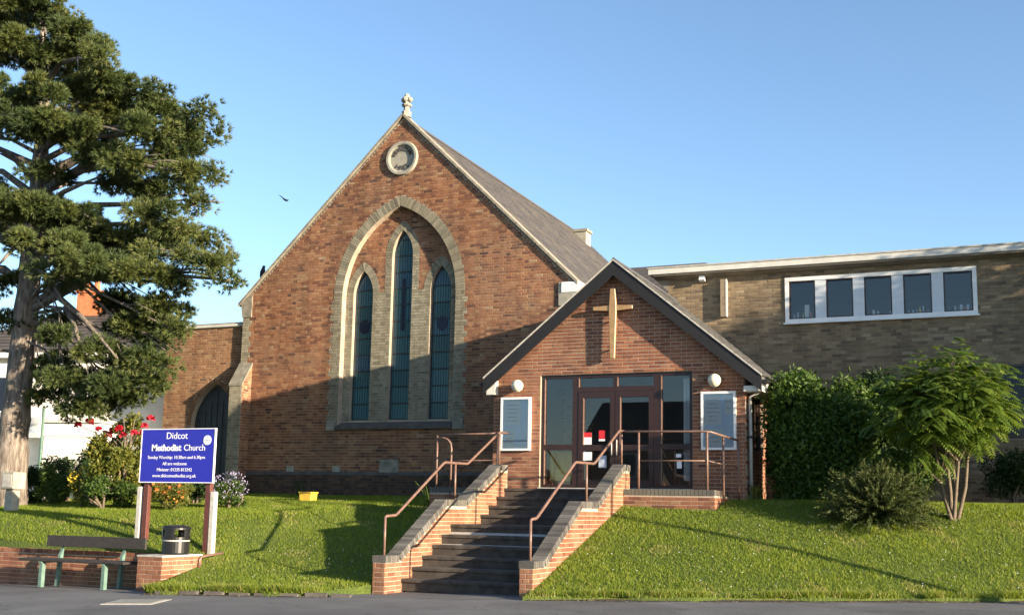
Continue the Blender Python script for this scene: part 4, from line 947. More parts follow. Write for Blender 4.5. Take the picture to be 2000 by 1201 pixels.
MB().box(LX1, RX0, 17.15, YPO-0.05, -0.3, 0.1).prism([(17.2, 0.0), (18.9, 0.98), (20.2, 0.98), (21.3, 1.6), (YPO-0.05, 1.6), (YPO-0.05, -0.3), (17.2, -0.3)], 0, LX1, RX0).build('core', M['concrete'], steps)
PRO = [(16.43, 0.57), (16.90, 0.57), (18.60, 1.52), (19.45, 1.52), (21.00, 2.26), (21.35, 2.26)]
PY, PZ = [p[0] for p in PRO], [p[1]-0.105 for p in PRO]
def inv(z):
    if z <= PZ[0]: return PY[0]
    for (y0, z0), (y1, z1) in zip(zip(PY, PZ), zip(PY[1:], PZ[1:])):
        if z0 <= z <= z1 and z1 > z0: return y0+(y1-y0)*(z-z0)/(z1-z0)
    return PY[-1]
for X0, X1, side in ((LX0, LX1, 'left'), (RX0, RX1, 'right')):
    poly = [(16.438, -0.3)]+list(zip([16.438]+PY[1:], PZ))+[(21.35, -0.3)]
    wl = MB().prism(poly, 0, X0+0.007, X1-0.007).build('side_wall', M['mortar_light'], steps)
    lay_bricks(wl, M['brick_steps'], (X1, 0, 0), (0, 1, 0), (1, 0, 0), 16.43, 21.35, -0.15, 2.16, lambda z: [(inv(z+0.035), 21.35)], 'garden', single=150, name='brick')
    lay_bricks(wl, M['brick_steps'], (0, 16.43, 0), (1, 0, 0), (0, -1, 0), X0, X1, -0.15, PZ[0]-0.002, lambda z: [(X0, X1)], 'header', single=20, pitch=0.23, name='brick')
    lay_bricks(wl, M['brick_steps'], (X0, 0, 0), (0, -1, 0), (-1, 0, 0), -21.35, -16.43, -0.15, 2.16, lambda z: [(-21.35, -inv(z+0.035))], 'garden')
    MB().box(X0+0.01, X1-0.01, 21.35, 21.37, 1.2, 2.15).build('wall_end', M['stone_pale'], steps)
    # brick on edge coping
    cm = {}
    for (y0, z0), (y1, z1) in zip(PRO[:-1], PRO[1:]):
        ln = math.hypot(y1-y0, z1-z0); n = max(1, int(round(ln/0.075))); a = math.atan2(z1-z0, y1-y0)
        for k in range(n):
            t_ = (k+0.5)/n; yc_, zc_ = y0+(y1-y0)*t_, z0+(z1-z0)*t_
            key = (round(ln/n, 4), random.randrange(6))
            if key not in cm:
                me = bpy.data.meshes.new('coping_brick'); h = ln/n/2-0.004; wX = (X1-X0)/2+0.012; e = 0.006
                vs = [(-wX, -h, -0.115), (wX, -h, -0.115), (wX, h, -0.115), (-wX, h, -0.115), (-wX, -h, -e), (wX, -h, -e), (wX, h, -e), (-wX, h, -e), (-wX+e, -h+e, 0), (wX-e, -h+e, 0), (wX-e, h-e, 0), (-wX+e, h-e, 0)]
                fs = [(3, 2, 1, 0), (0, 1, 5, 4), (1, 2, 6, 5), (2, 3, 7, 6), (3, 0, 4, 7), (4, 5, 9, 8), (5, 6, 10, 9), (6, 7, 11, 10), (7, 4, 8, 11), (8, 9, 10, 11)]
                me.from_pydata(vs, [], fs); me.materials.append(M['brick_blue']); at_ = me.attributes.new('rnd', 'FLOAT', 'FACE'); at_.data.foreach_set('value', np.full(len(fs), (key[1]+0.5)/6, np.float32)); cm[key] = me
            o = bpy.data.objects.new('coping_brick', cm[key]); COL.objects.link(o); o.parent = wl
            o.location = Vector(((X0+X1)/2, yc_, zc_+random.uniform(-0.003, 0.003)))-origin(wl); o.rotation_euler = (a, 0, 0)
# mortar bed seen below the coping
# platforms either side of the stair head
for X0, X1, side in ((-10.95, LX0, 'left'), (RX1, -4.97, 'right')):
    pl = thing('brick_platform', ((X0+X1)/2, 20.95, 1.3), 'low brick platform wall %s of the steps in front of the porch' % side, 'platform')
    MB().box(X0+0.007, X1-0.007, 20.957, YPO-0.01, 0.6, FZ-0.11).build('core', M['mortar_light'], pl)
    MB().box(X0+0.02, X1-0.02, 21.07, YPO-0.06, FZ-0.11, FZ-0.004).build('paving', M['step_stone'], pl)
    lay_bricks(pl, M['brick_steps'] if False else M['brick_porch'], (0, 20.95, 0), (1, 0, 0), (0, -1, 0), X0, X1, 0.9, FZ-0.115, lambda z: [(X0, X1)], 'stretcher', single=120)
    lay_bricks(pl, M['brick_porch'], (X1, 20.95, 0), (0, 1, 0), (1, 0, 0), 0, YPO-20.96, 0.9, FZ-0.115, lambda z: [(0, YPO-20.96)], 'stretcher')
    n = int((X1-X0)/0.075)
    for k in range(n):
        o = MB().box(0, 0, 0, 0, 0, 0)
        x = X0+(X1-X0)*(k+0.5)/n
        if k == 0:
            base = MB().box(x-(X1-X0)/n/2+0.004, x+(X1-X0)/n/2-0.004, 20.945, 21.06, FZ-0.108, FZ).build('coping_brick', M['brick_blue'], pl, rnd=0.5); bx = x
        else:
            o = base.copy(); COL.objects.link(o); o.location.x += x-bx

def rail_thing(name, loc, lab, paths, r=0.024, group=None):
    t = thing(name, loc, lab, 'handrail', group)
    for nm, pts, rr in paths: MB().tube(pts, rr, 10).build(nm, M['rail'], t, smooth=True)
    return t
for X, lab, yo in ((-9.49, 'brown tubular handrail climbing the left wall of the steps', 0.06), (-6.87, 'brown tubular handrail climbing the right wall of the steps', 0.0)):
    R_ = [(X, 16.58, 0.57), (X, 16.58, 1.14), (X, 16.60, 1.185), (X, 16.65, 1.205), (X, 16.80, 1.215)]
    rp = [(X, 16.60, 1.19), (X, 16.64, 1.21), (X, 16.82+yo*2, 1.225), (X, 16.90+yo*2, 1.26), (X, 18.55+yo*2, 2.17), (X, 18.62+yo*2, 2.195), (X, 19.55+yo*2, 2.21), (X, 19.62+yo*2, 2.23), (X, 21.00+yo*2, 2.895), (X, 21.08+yo*2, 2.92), (X, 21.46+yo*2, 2.93)]
    rail_thing('handrail', (X, 16.58, 0.57), lab, [('rail', rp, 0.025), ('post', [(X, 16.60, 0.56), (X, 16.60, 1.20)], 0.022), ('post', [(X, 19.18, 1.51), (X, 19.18, 2.20)], 0.021), ('post', [(X, 21.19, 2.25), (X, 21.19, 2.92)], 0.021)])
yr = 21.03
rail_thing('guard_rail', (-5.8, yr, FZ), 'brown guard rail on the low platform right of the steps, bending back to the wall', [
    ('rail', [(-6.86, 21.40, 2.93), (-6.80, 21.2, 2.91), (-6.55, yr, 2.895), (-5.20, yr, 2.885), (-5.06, yr+0.03, 2.875), (-4.96, 21.3, 2.84), (-4.74, 21.96, 2.77)], 0.022),
    ('middle_rail', [(-6.47, yr, 2.335), (-5.13, yr, 2.335)], 0.013), ('middle_rail', [(-5.13, yr, 2.335), (-4.74, 21.96, 2.24)], 0.013),
    ('post', [(-6.47, yr, FZ-0.01), (-6.47, yr, 2.89)], 0.022), ('post', [(-5.13, yr, FZ-0.01), (-5.13, yr, 2.88)], 0.022), ('post', [(-4.93, 21.5, 1.60), (-4.93, 21.5, 2.83)], 0.022), ('post', [(-4.74, 21.96, 1.60), (-4.74, 21.96, 2.77)], 0.022)])
rail_thing('guard_rail', (-10.2, yr, FZ), 'brown guard rail on the low platform left of the steps', [
    ('rail', [(-9.50, 21.45, 2.93), (-9.55, 21.2, 2.905), (-9.75, yr, 2.885), (-10.84, yr, 2.87)], 0.022), ('middle_rail', [(-9.46, yr, 2.345), (-10.84, yr, 2.33)], 0.013),
    ('post', [(-10.84, yr, FZ-0.01), (-10.84, yr, 2.87)], 0.022), ('post', [(-9.46, yr, FZ-0.01), (-9.46, yr, 2.89)], 0.021)])
rail_thing('guard_rail', (-10.5, 20.9, FZ), 'short rounded brown rail end standing before the left platform rail', [
    ('rail', [(-10.80, yr-0.04, 2.80), (-10.66, yr-0.06, 2.80), (-10.57, yr-0.06, 2.77), (-10.50, yr-0.06, 2.69), (-10.48, yr-0.06, 2.58), (-10.48, yr-0.06, 1.55)], 0.022)])
# ================================================================== STREET FURNITURE ON THE LEFT
# retaining wall behind the bench bay
rw = thing('retaining_wall', (-17.5, 16.2, -0.2), 'low brick retaining wall behind the bench, holding back the lawn', 'wall')
RWZ = 0.46
MB().box(-24.0, -13.75, 16.207, 16.42, -0.5, RWZ-0.07).build('core', M['mortar_light'], rw)
lay_bricks(rw, M['brick_steps'], (0, 16.2, 0), (1, 0, 0), (0, -1, 0), -24.0, -13.75, -0.3, RWZ-0.075, lambda z: [(-24.0, -13.75)], 'garden', single=180)
xs = np.arange(-24.0, -13.83, 0.075)
for x in xs:
    pass
V = []; F = []; rn = []
for x in xs:
    n0 = len(V); y0, y1, z0, z1 = 16.19, 16.43, RWZ-0.07, RWZ+random.uniform(-0.003, 0.003); a, b = x+0.004, x+0.071
    V += [(a, y0, z0), (b, y0, z0), (b, y1, z0), (a, y1, z0), (a, y0, z1), (b, y0, z1), (b, y1, z1), (a, y1, z1)]
    F += [tuple(n0+i for i in f) for f in BOXF]; rn += [random.random()]*5
npmesh('coping_bricks', np.array(V), np.array(F), M['brick_steps'], rw, rn, kind='stuff')
# plinth that carries the bin
pl = thing('brick_plinth', (-13.47, 16.0, -0.1), 'short brick plinth under the litter bin at the end of the bench wall', 'plinth')
qx0, qx1, qy0, qy1, qz = -13.74, -13.21, 15.55, 16.60, 0.44
MB().box(qx0+0.007, qx1-0.007, qy0+0.007, qy1, -0.5, qz).build('core', M['mortar_light'], pl)
lay_bricks(pl, M['brick_steps'], (0, qy0, 0), (1, 0, 0), (0, -1, 0), qx0, qx1, -0.3, qz, lambda z: [(qx0, qx1)], 'garden', single=30)
lay_bricks(pl, M['brick_steps'], (qx1, qy0, 0), (0, 1, 0), (1, 0, 0), 0, qy1-qy0, -0.3, qz, lambda z: [(0, qy1-qy0)], 'garden', single=60)
MB().box(qx0-0.01, qx1+0.01, qy0-0.01, qy1+0.01, qz+0.002, qz+0.03).build('cap', M['concrete'], pl)
# bent pipe rail at the end of the plinth
t = thing('pipe_rail', (-13.18, 16.4, 0.25), 'short bent brown pipe rail beside the bin plinth in the grass', 'rail')
MB().tube([(-13.18, 16.50, 0.2), (-13.18, 16.50, 0.38), (-13.17, 16.54, 0.42), (-13.15, 16.63, 0.44), (-13.10, 17.05, 0.48)], 0.022, 8).build('pipe', M['rail'], t, smooth=True)
MB().box(-13.209, -13.155, 16.47, 16.53, 0.28, 0.31).build('clip', M['rail'], t)

# bench
bz = float(gz(-15.1))
bench = thing('park_bench', (-15.1, 15.7, bz), 'weathered dark timber bench with pale green legs before the low brick wall', 'bench')
bl, br = -16.22, -13.92
MB().box(bl, br, 15.93, 15.975, bz+0.70, bz+0.90).build('backrest', M['wood_dark'], bench, bevel=0.006)
for k in range(3): MB().box(bl-0.16, br-0.03, 15.45+k*0.155, 15.45+k*0.155+0.14, bz+0.455, bz+0.50).build('seat_plank', M['wood_dark'], bench, bevel=0.006)
for x in (-15.86, -14.42):
    MB().box(x-0.035, x+0.035, 15.48, 15.56, bz, bz+0.42).build('leg', M['green_paint'], bench)
    MB().prism([(15.86, bz), (15.94, bz), (15.99, bz+0.88), (15.975, bz+0.88), (15.975, bz+0.68), (15.90, bz+0.55)], 0, x-0.03, x+0.03).build('leg', M['green_paint'], bench)
    MB().box(x-0.03, x+0.03, 15.46, 15.92, bz+0.42, bz+0.454).build('bearer', M['green_paint'], bench)

# litter bin
bx, by, bzz = -13.46, 16.18, qz+0.03
bn = thing('litter_bin', (bx, by, bzz), 'round black litter bin with hooded openings on the brick plinth', 'bin')
MB().lathe([(0.225, 0), (0.235, 0.03), (0.235, 0.27), (0.245, 0.275), (0.245, 0.30), (0.225, 0.302)], (bx, by, bzz), 28).build('body', M['black_plastic'], bn, smooth=False)
MB().lathe([(0.236, 0.225), (0.2405, 0.23), (0.2405, 0.245), (0.236, 0.25)], (bx, by, bzz), 28).build('band', M['pipe'], bn)
for a in np.arange(0, 360, 90):
    aa = math.radians(a+8); q = []
    arc = np.linspace(aa-0.42, aa+0.42, 7)
    q = [(bx+0.238*math.cos(w), by+0.238*math.sin(w)) for w in arc]+[(bx+0.218*math.cos(w), by+0.218*math.sin(w)) for w in arc[::-1]]
    MB().prism(q, 2, bzz+0.302, bzz+0.43).build('hood_post', M['black_plastic'], bn)
MB().lathe([(0.25, 0.43), (0.25, 0.46), (0.22, 0.49), (0.12, 0.505), (0.01, 0.508)], (bx, by, bzz), 28).build('lid', M['black_plastic'], bn)
aa = math.radians(225)
q = MB(); w = np.linspace(aa-0.25, aa+0.1, 5)
q.prism([(bx+0.2405*math.cos(k), by+0.2405*math.sin(k)) for k in w]+[(bx+0.2385*math.cos(k), by+0.2385*math.sin(k)) for k in w[::-1]], 2, bzz+0.31, bzz+0.42); q.build('sticker', M['window_panel'], bn)

# church sign
SY = 17.0; s0, s1, q0, q1 = -15.07, -13.37, 1.75, 2.73
sg = thing('church_sign', ((s0+s1)/2, SY, 0.75), 'blue church name board on two brown posts standing in the lawn', 'sign')
face = MB().box(s0, s1, SY-0.03, SY, q0, q1).build('panel', M['blue_sign'], sg)
e = 0.016
MB().box(s0-e, s1+e, SY-0.036, SY+0.006, q1, q1+e).box(s0-e, s1+e, SY-0.036, SY+0.006, q0-e, q0).box(s0-e, s0, SY-0.036, SY+0.006, q0, q1).box(s1, s1+e, SY-0.036, SY+0.006, q0, q1).build('edge_trim', M['sign_white'], sg)
fyt = SY-0.032; cxm = (s0+s1)/2
def P2(fx, fy): return (s0+(s1-s0)*fx, fyt, q1-(q1-q0)*fy)
put_text('Didcot', 0.180, P2(0.485, 0.125), M['sign_white'], sg, 0.001)
put_text('Methodist', 0.170, P2(0.345, 0.355), M['sign_white'], sg, 0.001, 0.0035)
put_text('Methodist', 0.170, P2(0.349, 0.355), M['sign_white'], sg, 0.0011, 0.0035)
put_text('Church', 0.165, P2(0.735, 0.355), M['sign_white'], sg, 0.001)
put_text('Sunday Worship: 10.30am and 6.30pm', 0.086, P2(0.49, 0.535), M['sign_white'], sg, 0.001)
put_text('All are welcome', 0.086, P2(0.475, 0.655), M['sign_white'], sg, 0.001)
put_text('Minister: 01235 813242', 0.086, P2(0.475, 0.77), M['sign_white'], sg, 0.001)
put_text('www.didcotmethodist.org.uk', 0.086, P2(0.475, 0.885), M['sign_white'], sg, 0.001)
ex, _, ez = P2(0.905, 0.21)
q = MB().prism([(ex+0.09*math.cos(a), ez+0.09*math.sin(a)) for a in np.linspace(0, 2*math.pi, 29)[:-1]], 1, fyt-0.003, fyt+0.001); q.build('emblem', M['sign_white'], sg)
MB().box(ex-0.006, ex+0.006, fyt-0.005, fyt-0.0031, ez-0.09, ez+0.09).box(ex-0.09, ex-0.0061, fyt-0.005, fyt-0.0031, ez-0.006, ez+0.006).box(ex+0.0061, ex+0.09, fyt-0.005, fyt-0.0031, ez-0.006, ez+0.006).build('emblem_cross', M['sign_grey'], sg)
for x, dx in ((s0+0.14, -0.16), (s1-0.12, 0.115)):
    zg = float(hz(x, SY+0.06))
    MB().box(x-0.055, x+0.055, SY+0.006, SY+0.10, zg-0.2, q1-0.05).build('post', M['wood_brown'], sg, bevel=0.006)
    MB().box(x+dx-0.05, x+dx+0.05, SY+0.0, SY+0.11, zg-0.2, 1.66 if dx < 0 else 1.58).build('concrete_spur', M['spur'], sg, bevel=0.01)
    for z in (1.0, 1.45): MB().tube([(x-0.02, SY+0.05, z), (x+dx, SY+0.05, z)], 0.012, 6).build('bolt', M['grey_metal'], sg)

def pxc(x, y, Y): return atY(x, y, Y)
# concrete meter pillar
X, Y = [float(v) for v in pxc(22, 994, 18.7)[:2]]; Z = float(hz(X, Y))
mp = thing('utility_pillar', (X, Y, Z), 'pale concrete utility pillar with a square head beside the pine trunk', 'pillar')
sc = float(np.dot(np.array([X, Y, Z])-CAM, FW))/FPX
w = 21*sc/0.9; hh = 74*sc
MB().box(X-w*0.46, X+w*0.46, Y-0.11, Y+0.11, Z-0.2, Z+hh*0.56).build('stem', M['stone_pale'], mp, bevel=0.02)
MB().box(X-w*0.72, X+w*0.72, Y-0.18, Y+0.18, Z+hh*0.56, Z+hh*1.02).build('head', M['stone_pale'], mp, bevel=0.02)
MB().box(X-w*0.52, X+w*0.52, Y-0.188, Y-0.18, Z+hh*0.62, Z+hh*0.96).build('door_plate', M['concrete'], mp)

# yellow box by the church wall
X, Y = float(pxc(602, 968, 23.3)[0]), 23.3; Z = float(hz(X, Y))
yb = thing('yellow_box', (X, Y, Z), 'small yellow plastic box on the grass below the lancet windows', 'box')
MB().prism([(X-0.15, Z-0.02), (X+0.15, Z-0.02), (X+0.175, Z+0.19), (X-0.175, Z+0.19)], 1, Y-0.14, Y+0.14).build('body', M['yellow'], yb, bevel=0.01)
MB().box(X-0.19, X+0.19, Y-0.16, Y+0.16, Z+0.19, Z+0.22).build('lid', M['yellow'], yb, bevel=0.008)

# ================================================================== PLANTS
def unit(v): return v/np.maximum(1e-9, np.linalg.norm(v, axis=-1, keepdims=True))
def leaves(name, C, R, n, size, mat, parent, shell=0.55, aspect=2.2, fold=0.25, up=0.3, rbias=0.0, seed=0, kind='stuff', clump=0.0, zmin=None):
    """leaf blades through ellipsoids: C (k,3), R (k,3); weights by size"""
    rg = np.random.default_rng(seed); C = np.atleast_2d(np.array(C, float)); R = np.atleast_2d(np.array(R, float))
    w = (R[:, 0]*R[:, 1]*R[:, 2])**(2/3); idx = rg.choice(len(C), n, p=w/w.sum())
    d = unit(rg.normal(size=(n, 3))); r = shell+(1-shell)*rg.random(n)**0.6
    if clump:
        m = max(8, n//40); cd = unit(rg.normal(size=(m, 3))); ci = rg.integers(0, m, n); d = unit(cd[ci]+rg.normal(size=(n, 3))*clump); r = np.clip(r*(0.85+0.25*rg.random(m)[ci]), 0, 1.12)
    P = C[idx]+d*R[idx]*r[:, None]
    if zmin is not None: P = P[P[:, 2] > zmin(P[:, 0], P[:, 1])]; n = len(P); d = d[:n]
    T = unit(d[:n]*0.6+rg.normal(size=(n, 3))*0.8+np.array([0, 0, up])); B = unit(np.cross(T, rg.normal(size=(n, 3))))
    Nn = np.cross(T, B); s = size*(0.6+0.8*rg.random(n))[:, None]
    p0 = P; p1 = P+T*s*0.5+B*s/aspect/1.0*0.5+Nn*s*fold*0.3; p2 = P+T*s; p3 = P+T*s*0.5-B*s/aspect*0.5+Nn*s*fold*0.3
    V = np.stack([p0, p1, p2, p3], 1).reshape(-1, 3); b = 4*np.arange(n)[:, None]
    F = np.stack([np.concatenate([b, b+1, b+2], 1), np.concatenate([b, b+2, b+3], 1)], 1).reshape(-1, 3)
    rn = np.clip(rg.beta(2, 2.2, n)+rbias, 0, 1)
    return npmesh(name, V, F, mat, parent, np.repeat(rn, 2), kind=kind)
def blobs(c, rx, ry, rz, k, seed, spread=0.6, size=(0.3, 0.55)):
    rg = np.random.default_rng(seed); d = unit(rg.normal(size=(k, 3)))
    C = np.array(c)+d*np.array([rx, ry, rz])*spread*rg.random((k, 1))**0.4
    s = rg.uniform(*size, (k, 1)); return C, np.array([rx, ry, rz])*s
def stems(parent, base, tops, r0, mat, name='stem', bend=0.15):
    for t_ in tops:
        b = Vector(base)+Vector((random.uniform(-0.08, 0.08), random.uniform(-0.08, 0.08), 0)); t_ = Vector(t_)
        mid = b.lerp(t_, 0.5)+Vector((random.uniform(-bend, bend), random.uniform(-bend, bend), 0))
        MB().tube([b-Vector((0, 0, 0.1)), b.lerp(mid, 0.5)+Vector((random.uniform(-bend, bend)*0.3, 0, 0)), mid, mid.lerp(t_, 0.5), t_], [r0, r0*0.85, r0*0.7, r0*0.5, r0*0.2], 7).build(name, mat, parent, smooth=True)
def pxc(x, y, Y):
    p = atY(x, y, Y); return p
def scale_at(p): return float(np.dot(np.array(p)-CAM, FW))/FPX      # metres per photo pixel

# ---- big pine
PXY = (-22.0, 20.2)
pz = float(hz(*PXY)); pine = thing('pine_tree', (PXY[0], PXY[1], pz), 'tall old pine with clumped needles and pale bark trunk', 'tree')
tr = [(18, 985), (22, 900), (30, 820), (40, 720), (52, 600), (62, 500), (72, 400), (80, 300), (84, 230), (86, 150), (84, 60), (80, -20)]
trp = [Vector(pxc(x, y, PXY[1])) for x, y in tr]; trp[0].z = pz-0.3
trr = [0.44, 0.37, 0.33, 0.30, 0.28, 0.25, 0.22, 0.19, 0.16, 0.13, 0.09, 0.04]
def dense(pts, rad, k=4):
    P_, R_ = [], []
    for i in range(len(pts)-1):
        for j in range(k):
            t_ = j/k; P_.append(pts[i].lerp(pts[i+1], t_)); R_.append(rad[i]*(1-t_)+rad[i+1]*t_)
    P_.append(pts[-1]); R_.append(rad[-1]); return P_, R_
dp, dr = dense(trp, trr)
dr = [r*(1+0.05*math.sin(i*1.7)+random.uniform(-0.03, 0.03)) for i, r in enumerate(dr)]
MB().tube(dp, dr, 18).build('trunk', M['bark_pine'], pine, smooth=True)
CL = [(60, 30, 100, 50), (150, 65, 62, 50), (20, 100, 85, 55), (125, 130, 80, 45), (180, 115, 40, 38), (45, 185, 85, 45), (150, 190, 85, 42), (215, 165, 60, 45), (250, 205, 70, 42),
      (315, 225, 70, 36), (385, 222, 36, 32), (345, 265, 75, 36), (270, 265, 70, 40), (120, 255, 110, 42), (25, 245, 70, 40), (385, 300, 45, 42), (310, 305, 60, 30), (190, 290, 60, 28),
      (245, 360, 60, 26), (320, 375, 75, 30), (385, 402, 32, 20), (290, 415, 60, 24), (45, 405, 85, 42), (135, 430, 90, 40), (20, 440, 50, 35), (200, 470, 80, 36),
      (285, 470, 80, 36), (335, 500, 70, 42), (180, 510, 90, 42), (265, 540, 85, 40), (330, 555, 60, 28), (300, 640, 50, 26), (285, 705, 45, 26), (330, 600, 45, 24), (265, 640, 55, 26), (215, 760, 60, 26), (310, 715, 36, 24), (330, 640, 36, 22), (405, 520, 48, 34), (450, 548, 34, 26), (120, 545, 50, 26),
      (20, 560, 50, 34), (15, 640, 40, 40), (235, 600, 75, 26), (300, 610, 55, 24), (110, 625, 40, 22), (255, 655, 60, 28), (305, 680, 40, 30), (130, 660, 50, 28), (205, 690, 60, 26), (410, 260, 26, 30), (400, 340, 32, 26), (350, 335, 50, 26), (255, 325, 60, 26), (200, 235, 60, 30), (300, 185, 36, 24), (95, 340, 45, 20), (390, 470, 50, 28), (350, 445, 60, 26), (120, 480, 70, 30), (60, 470, 60, 30), (440, 505, 30, 20), (280, 750, 45, 26), (130, 740, 50, 26),
      (120, 715, 55, 30), (255, 725, 55, 28), (180, 745, 70, 28), (105, 775, 55, 28), (240, 778, 70, 26), (300, 760, 32, 28), (160, 800, 60, 20), (75, 730, 30, 28)]
rg = np.random.default_rng(5)
for (x, y) in [(-60, 60), (-120, 120), (-70, 160), (-150, 220), (-90, 260), (-190, 300), (-120, 350), (-60, 380), (-200, 420), (-130, 470), (-80, 520), (-220, 540), (-150, 600), (-70, 640), (-250, 480), (-200, 640), (-100, 720), (-170, 740)]:
    CL.append((x, y, rg.uniform(60, 95), rg.uniform(32, 46)))
clC, clR = [], []
NT = 0; TV = []; TF = []; TR = []
br_list = []
for i, (x, y, rx, ry) in enumerate(CL):
    # depth: outer clumps near the tree's own depth, inner ones spread to front and back
    cxp = np.interp(y, [t_[1] for t_ in tr[::-1]], [t_[0] for t_ in tr[::-1]])
    off = abs(x-cxp); dep = rg.uniform(-1, 1)*np.interp(off, [0, 180, 400], [2.6, 1.6, 0.5])
    if y > 600 and x > 60: dep = rg.uniform(-0.6, 1.0)
    if off < 90 and y < 520: dep = -abs(dep)-0.4 if i % 3 else abs(dep)+0.5
    p = pxc(x, y, PXY[1]+dep); s = scale_at(p)
    clC.append(p); clR.append((rx*s, rx*s*0.85, ry*s)); br_list.append((x, y, p))
    # a second lobe at the opposite depth for the body of the crown
    if off < 160 and y < 560:
        p2 = pxc(x+rg.uniform(-25, 25), y+rg.uniform(-18, 18), PXY[1]-dep*0.9); clC.append(p2); clR.append((rx*s*0.9, rx*s*0.8, ry*s*0.9))
clC, clR = np.array(clC), np.array(clR)
def tufts(C, R, per, seed, needle=0.125, k=15):
    rg = np.random.default_rng(seed); P = []; D = []; Q = []
    for c, r in zip(C, R):
        # sub-clumps make the broken, cloudy outline
        m = max(5, int(14*r[0]*r[1])); d = unit(rg.normal(size=(m, 3))); d[:, 2] = np.abs(d[:, 2])*0.9-0.25
        sub = c+d*r*rg.uniform(0.35, 0.95, (m, 1)); sr = rg.uniform(0.22, 0.42, m)
        n = int(per*r[0]*r[1]*2.2*(0.85 if c[2] < 7.0 else 1.0)); j = rg.integers(0, m, n); e = unit(rg.normal(size=(n, 3)))
        q = sub[j]+e*sr[j][:, None]*rg.random((n, 1))**0.45*np.array([1, 1, 0.7])
        P.append(q); D.append(unit(e*0.8+unit(q-c)*0.6+np.array([0, 0, 0.45]))); Q.append(0.25+0.6*rg.random(m)[j])
    P, D, Q = np.concatenate(P), np.concatenate(D), np.concatenate(Q); n = len(P)
    a = unit(np.cross(D, rg.normal(size=(n, 3)))); b = np.cross(D, a)
    th = rg.random((n, k))*2*math.pi; sp = rg.uniform(0.25, 1.0, (n, k)); ln = needle*rg.uniform(0.7, 1.15, (n, k))
    dirs = unit(D[:, None]*1.0+(a[:, None]*np.cos(th)[..., None]+b[:, None]*np.sin(th)[..., None])*sp[..., None])
    side = unit(np.cross(dirs, rg.normal(size=(n, k, 3))))*0.0095
    o = P[:, None]+dirs*0.015
    V = np.stack([o-side, o+side, o+dirs*ln[..., None]], 2).reshape(-1, 3)
    F = np.arange(len(V)).reshape(-1, 3)
    rn = np.repeat(np.clip(Q+rg.normal(0, 0.12, n), 0, 1), k)
    return V, F, rn
V, F, rn = tufts(clC, clR, 560, 3)
print('pine tris', len(F))
npmesh('crown', V, F, M['needles'], pine, rn, kind='stuff')
for x, y, p in br_list:
    if random.random() < (0.25 if y < 600 else 0.45): continue
    # limb from the trunk, rising or drooping to the clump
    yt = y+random.uniform(20, 70) if y < 560 else y-random.uniform(60, 190)
    if -40 > x: yt = y+random.uniform(10, 50)
    yt = min(max(yt, 60), 690)
    xt = np.interp(yt, [t_[1] for t_ in tr[::-1]], [t_[0] for t_ in tr[::-1]])
    a = Vector(pxc(xt, yt, PXY[1])); b = Vector(p); L = (b-a).length
    m1 = a.lerp(b, 0.35)+Vector((0, 0, 0.10*L if y < 560 else 0.12*L)); m2 = a.lerp(b, 0.7)+Vector((random.uniform(-0.1, 0.1), random.uniform(-0.1, 0.1), 0.06*L))
    r0 = min(0.11, 0.03+0.014*L)*(0.55 if y > 560 else 1)
    dp, dr = dense([a, m1, m2, b], [r0, r0*0.75, r0*0.5, r0*0.22], 3)
    MB().tube(dp, dr, 7).build('branch', M['bark_pine'], pine, smooth=True)
    for k in range(2):
        q = b+Vector((random.uniform(-0.7, 0.7), random.uniform(-0.5, 0.5), random.uniform(-0.1, 0.4))); MB().tube([m2, m2.lerp(q, 0.5)+Vector((0, 0, 0.08)), q], [r0*0.4, r0*0.25, 0.008], 5).build('twig', M['bark_pine'], pine, smooth=True)
for (x0_, y0_, x1_, y1_) in ((60, 345, 0, 300), (55, 470, -5, 520), (60, 420, 195, 345), (75, 380, 195, 440), (70, 520, 130, 600), (90, 560, 230, 700), (130, 600, 160, 690), (50, 470, 10, 455)):
    a, b = Vector(pxc(x0_, y0_, PXY[1]-0.1)), Vector(pxc(x1_, y1_, PXY[1]-0.9)); m1 = a.lerp(b, 0.5)+Vector((0, 0, 0.12))
    dp, dr = dense([a, m1, b], [0.085, 0.06, 0.02], 4); MB().tube(dp, dr, 8).build('branch', M['bark_pine'], pine, smooth=True)

# ---- right hand shrubs and small tree
def shrub(name, label, x, y, rx, ry, Y, n, size, mat, k=10, seed=1, aspect=2.2, clump=0.35, depth=0.8, shell=0.5, spread=0.62, bsize=(0.35, 0.6), stemn=4, up=0.3, stem_top=0.4, group=None, cat='shrub'):
    c = pxc(x, y, Y); s = scale_at(c); R = np.array([rx*s/0.93, rx*s*depth, ry*s])
    zg = float(hz(c[0], c[1]))
    t_ = thing(name, (c[0], c[1], zg), label, cat, group)
    C_, R_ = blobs(c, R[0], R[1], R[2], k, seed, spread, bsize)
    leaves('foliage', C_, R_, n, size, mat, t_, shell=shell, aspect=aspect, seed=seed, clump=clump, up=up, zmin=lambda a, b: hz(a, b)-0.02)
    rr = random.Random(seed)
    stems(t_, (c[0], c[1], zg), [(c[0]+rr.uniform(-0.6, 0.6)*R[0], c[1]+rr.uniform(-0.5, 0.5)*R[1], c[2]+rr.uniform(-0.2, stem_top)*R[2]) for _ in range(stemn)], 0.018+0.02*R[0], M['bark'])
    return t_, c, R
shrub('laurel_shrub', 'dense dark laurel shrub against the right flank of the porch', 1600, 866, 104, 148, 22.8, 50000, 0.10, M['leaf_laurel'], 24, 21, 2.1, 0.4, 0.7, spread=0.72, stemn=2)
shrub('laurel_shrub', 'dark leafy shrub filling the gap behind the small pinnate tree', 1745, 865, 95, 150, 24.2, 30000, 0.11, M['leaf_dark'], 16, 22, 2.1, 0.4, 0.7, spread=0.72, stemn=2)
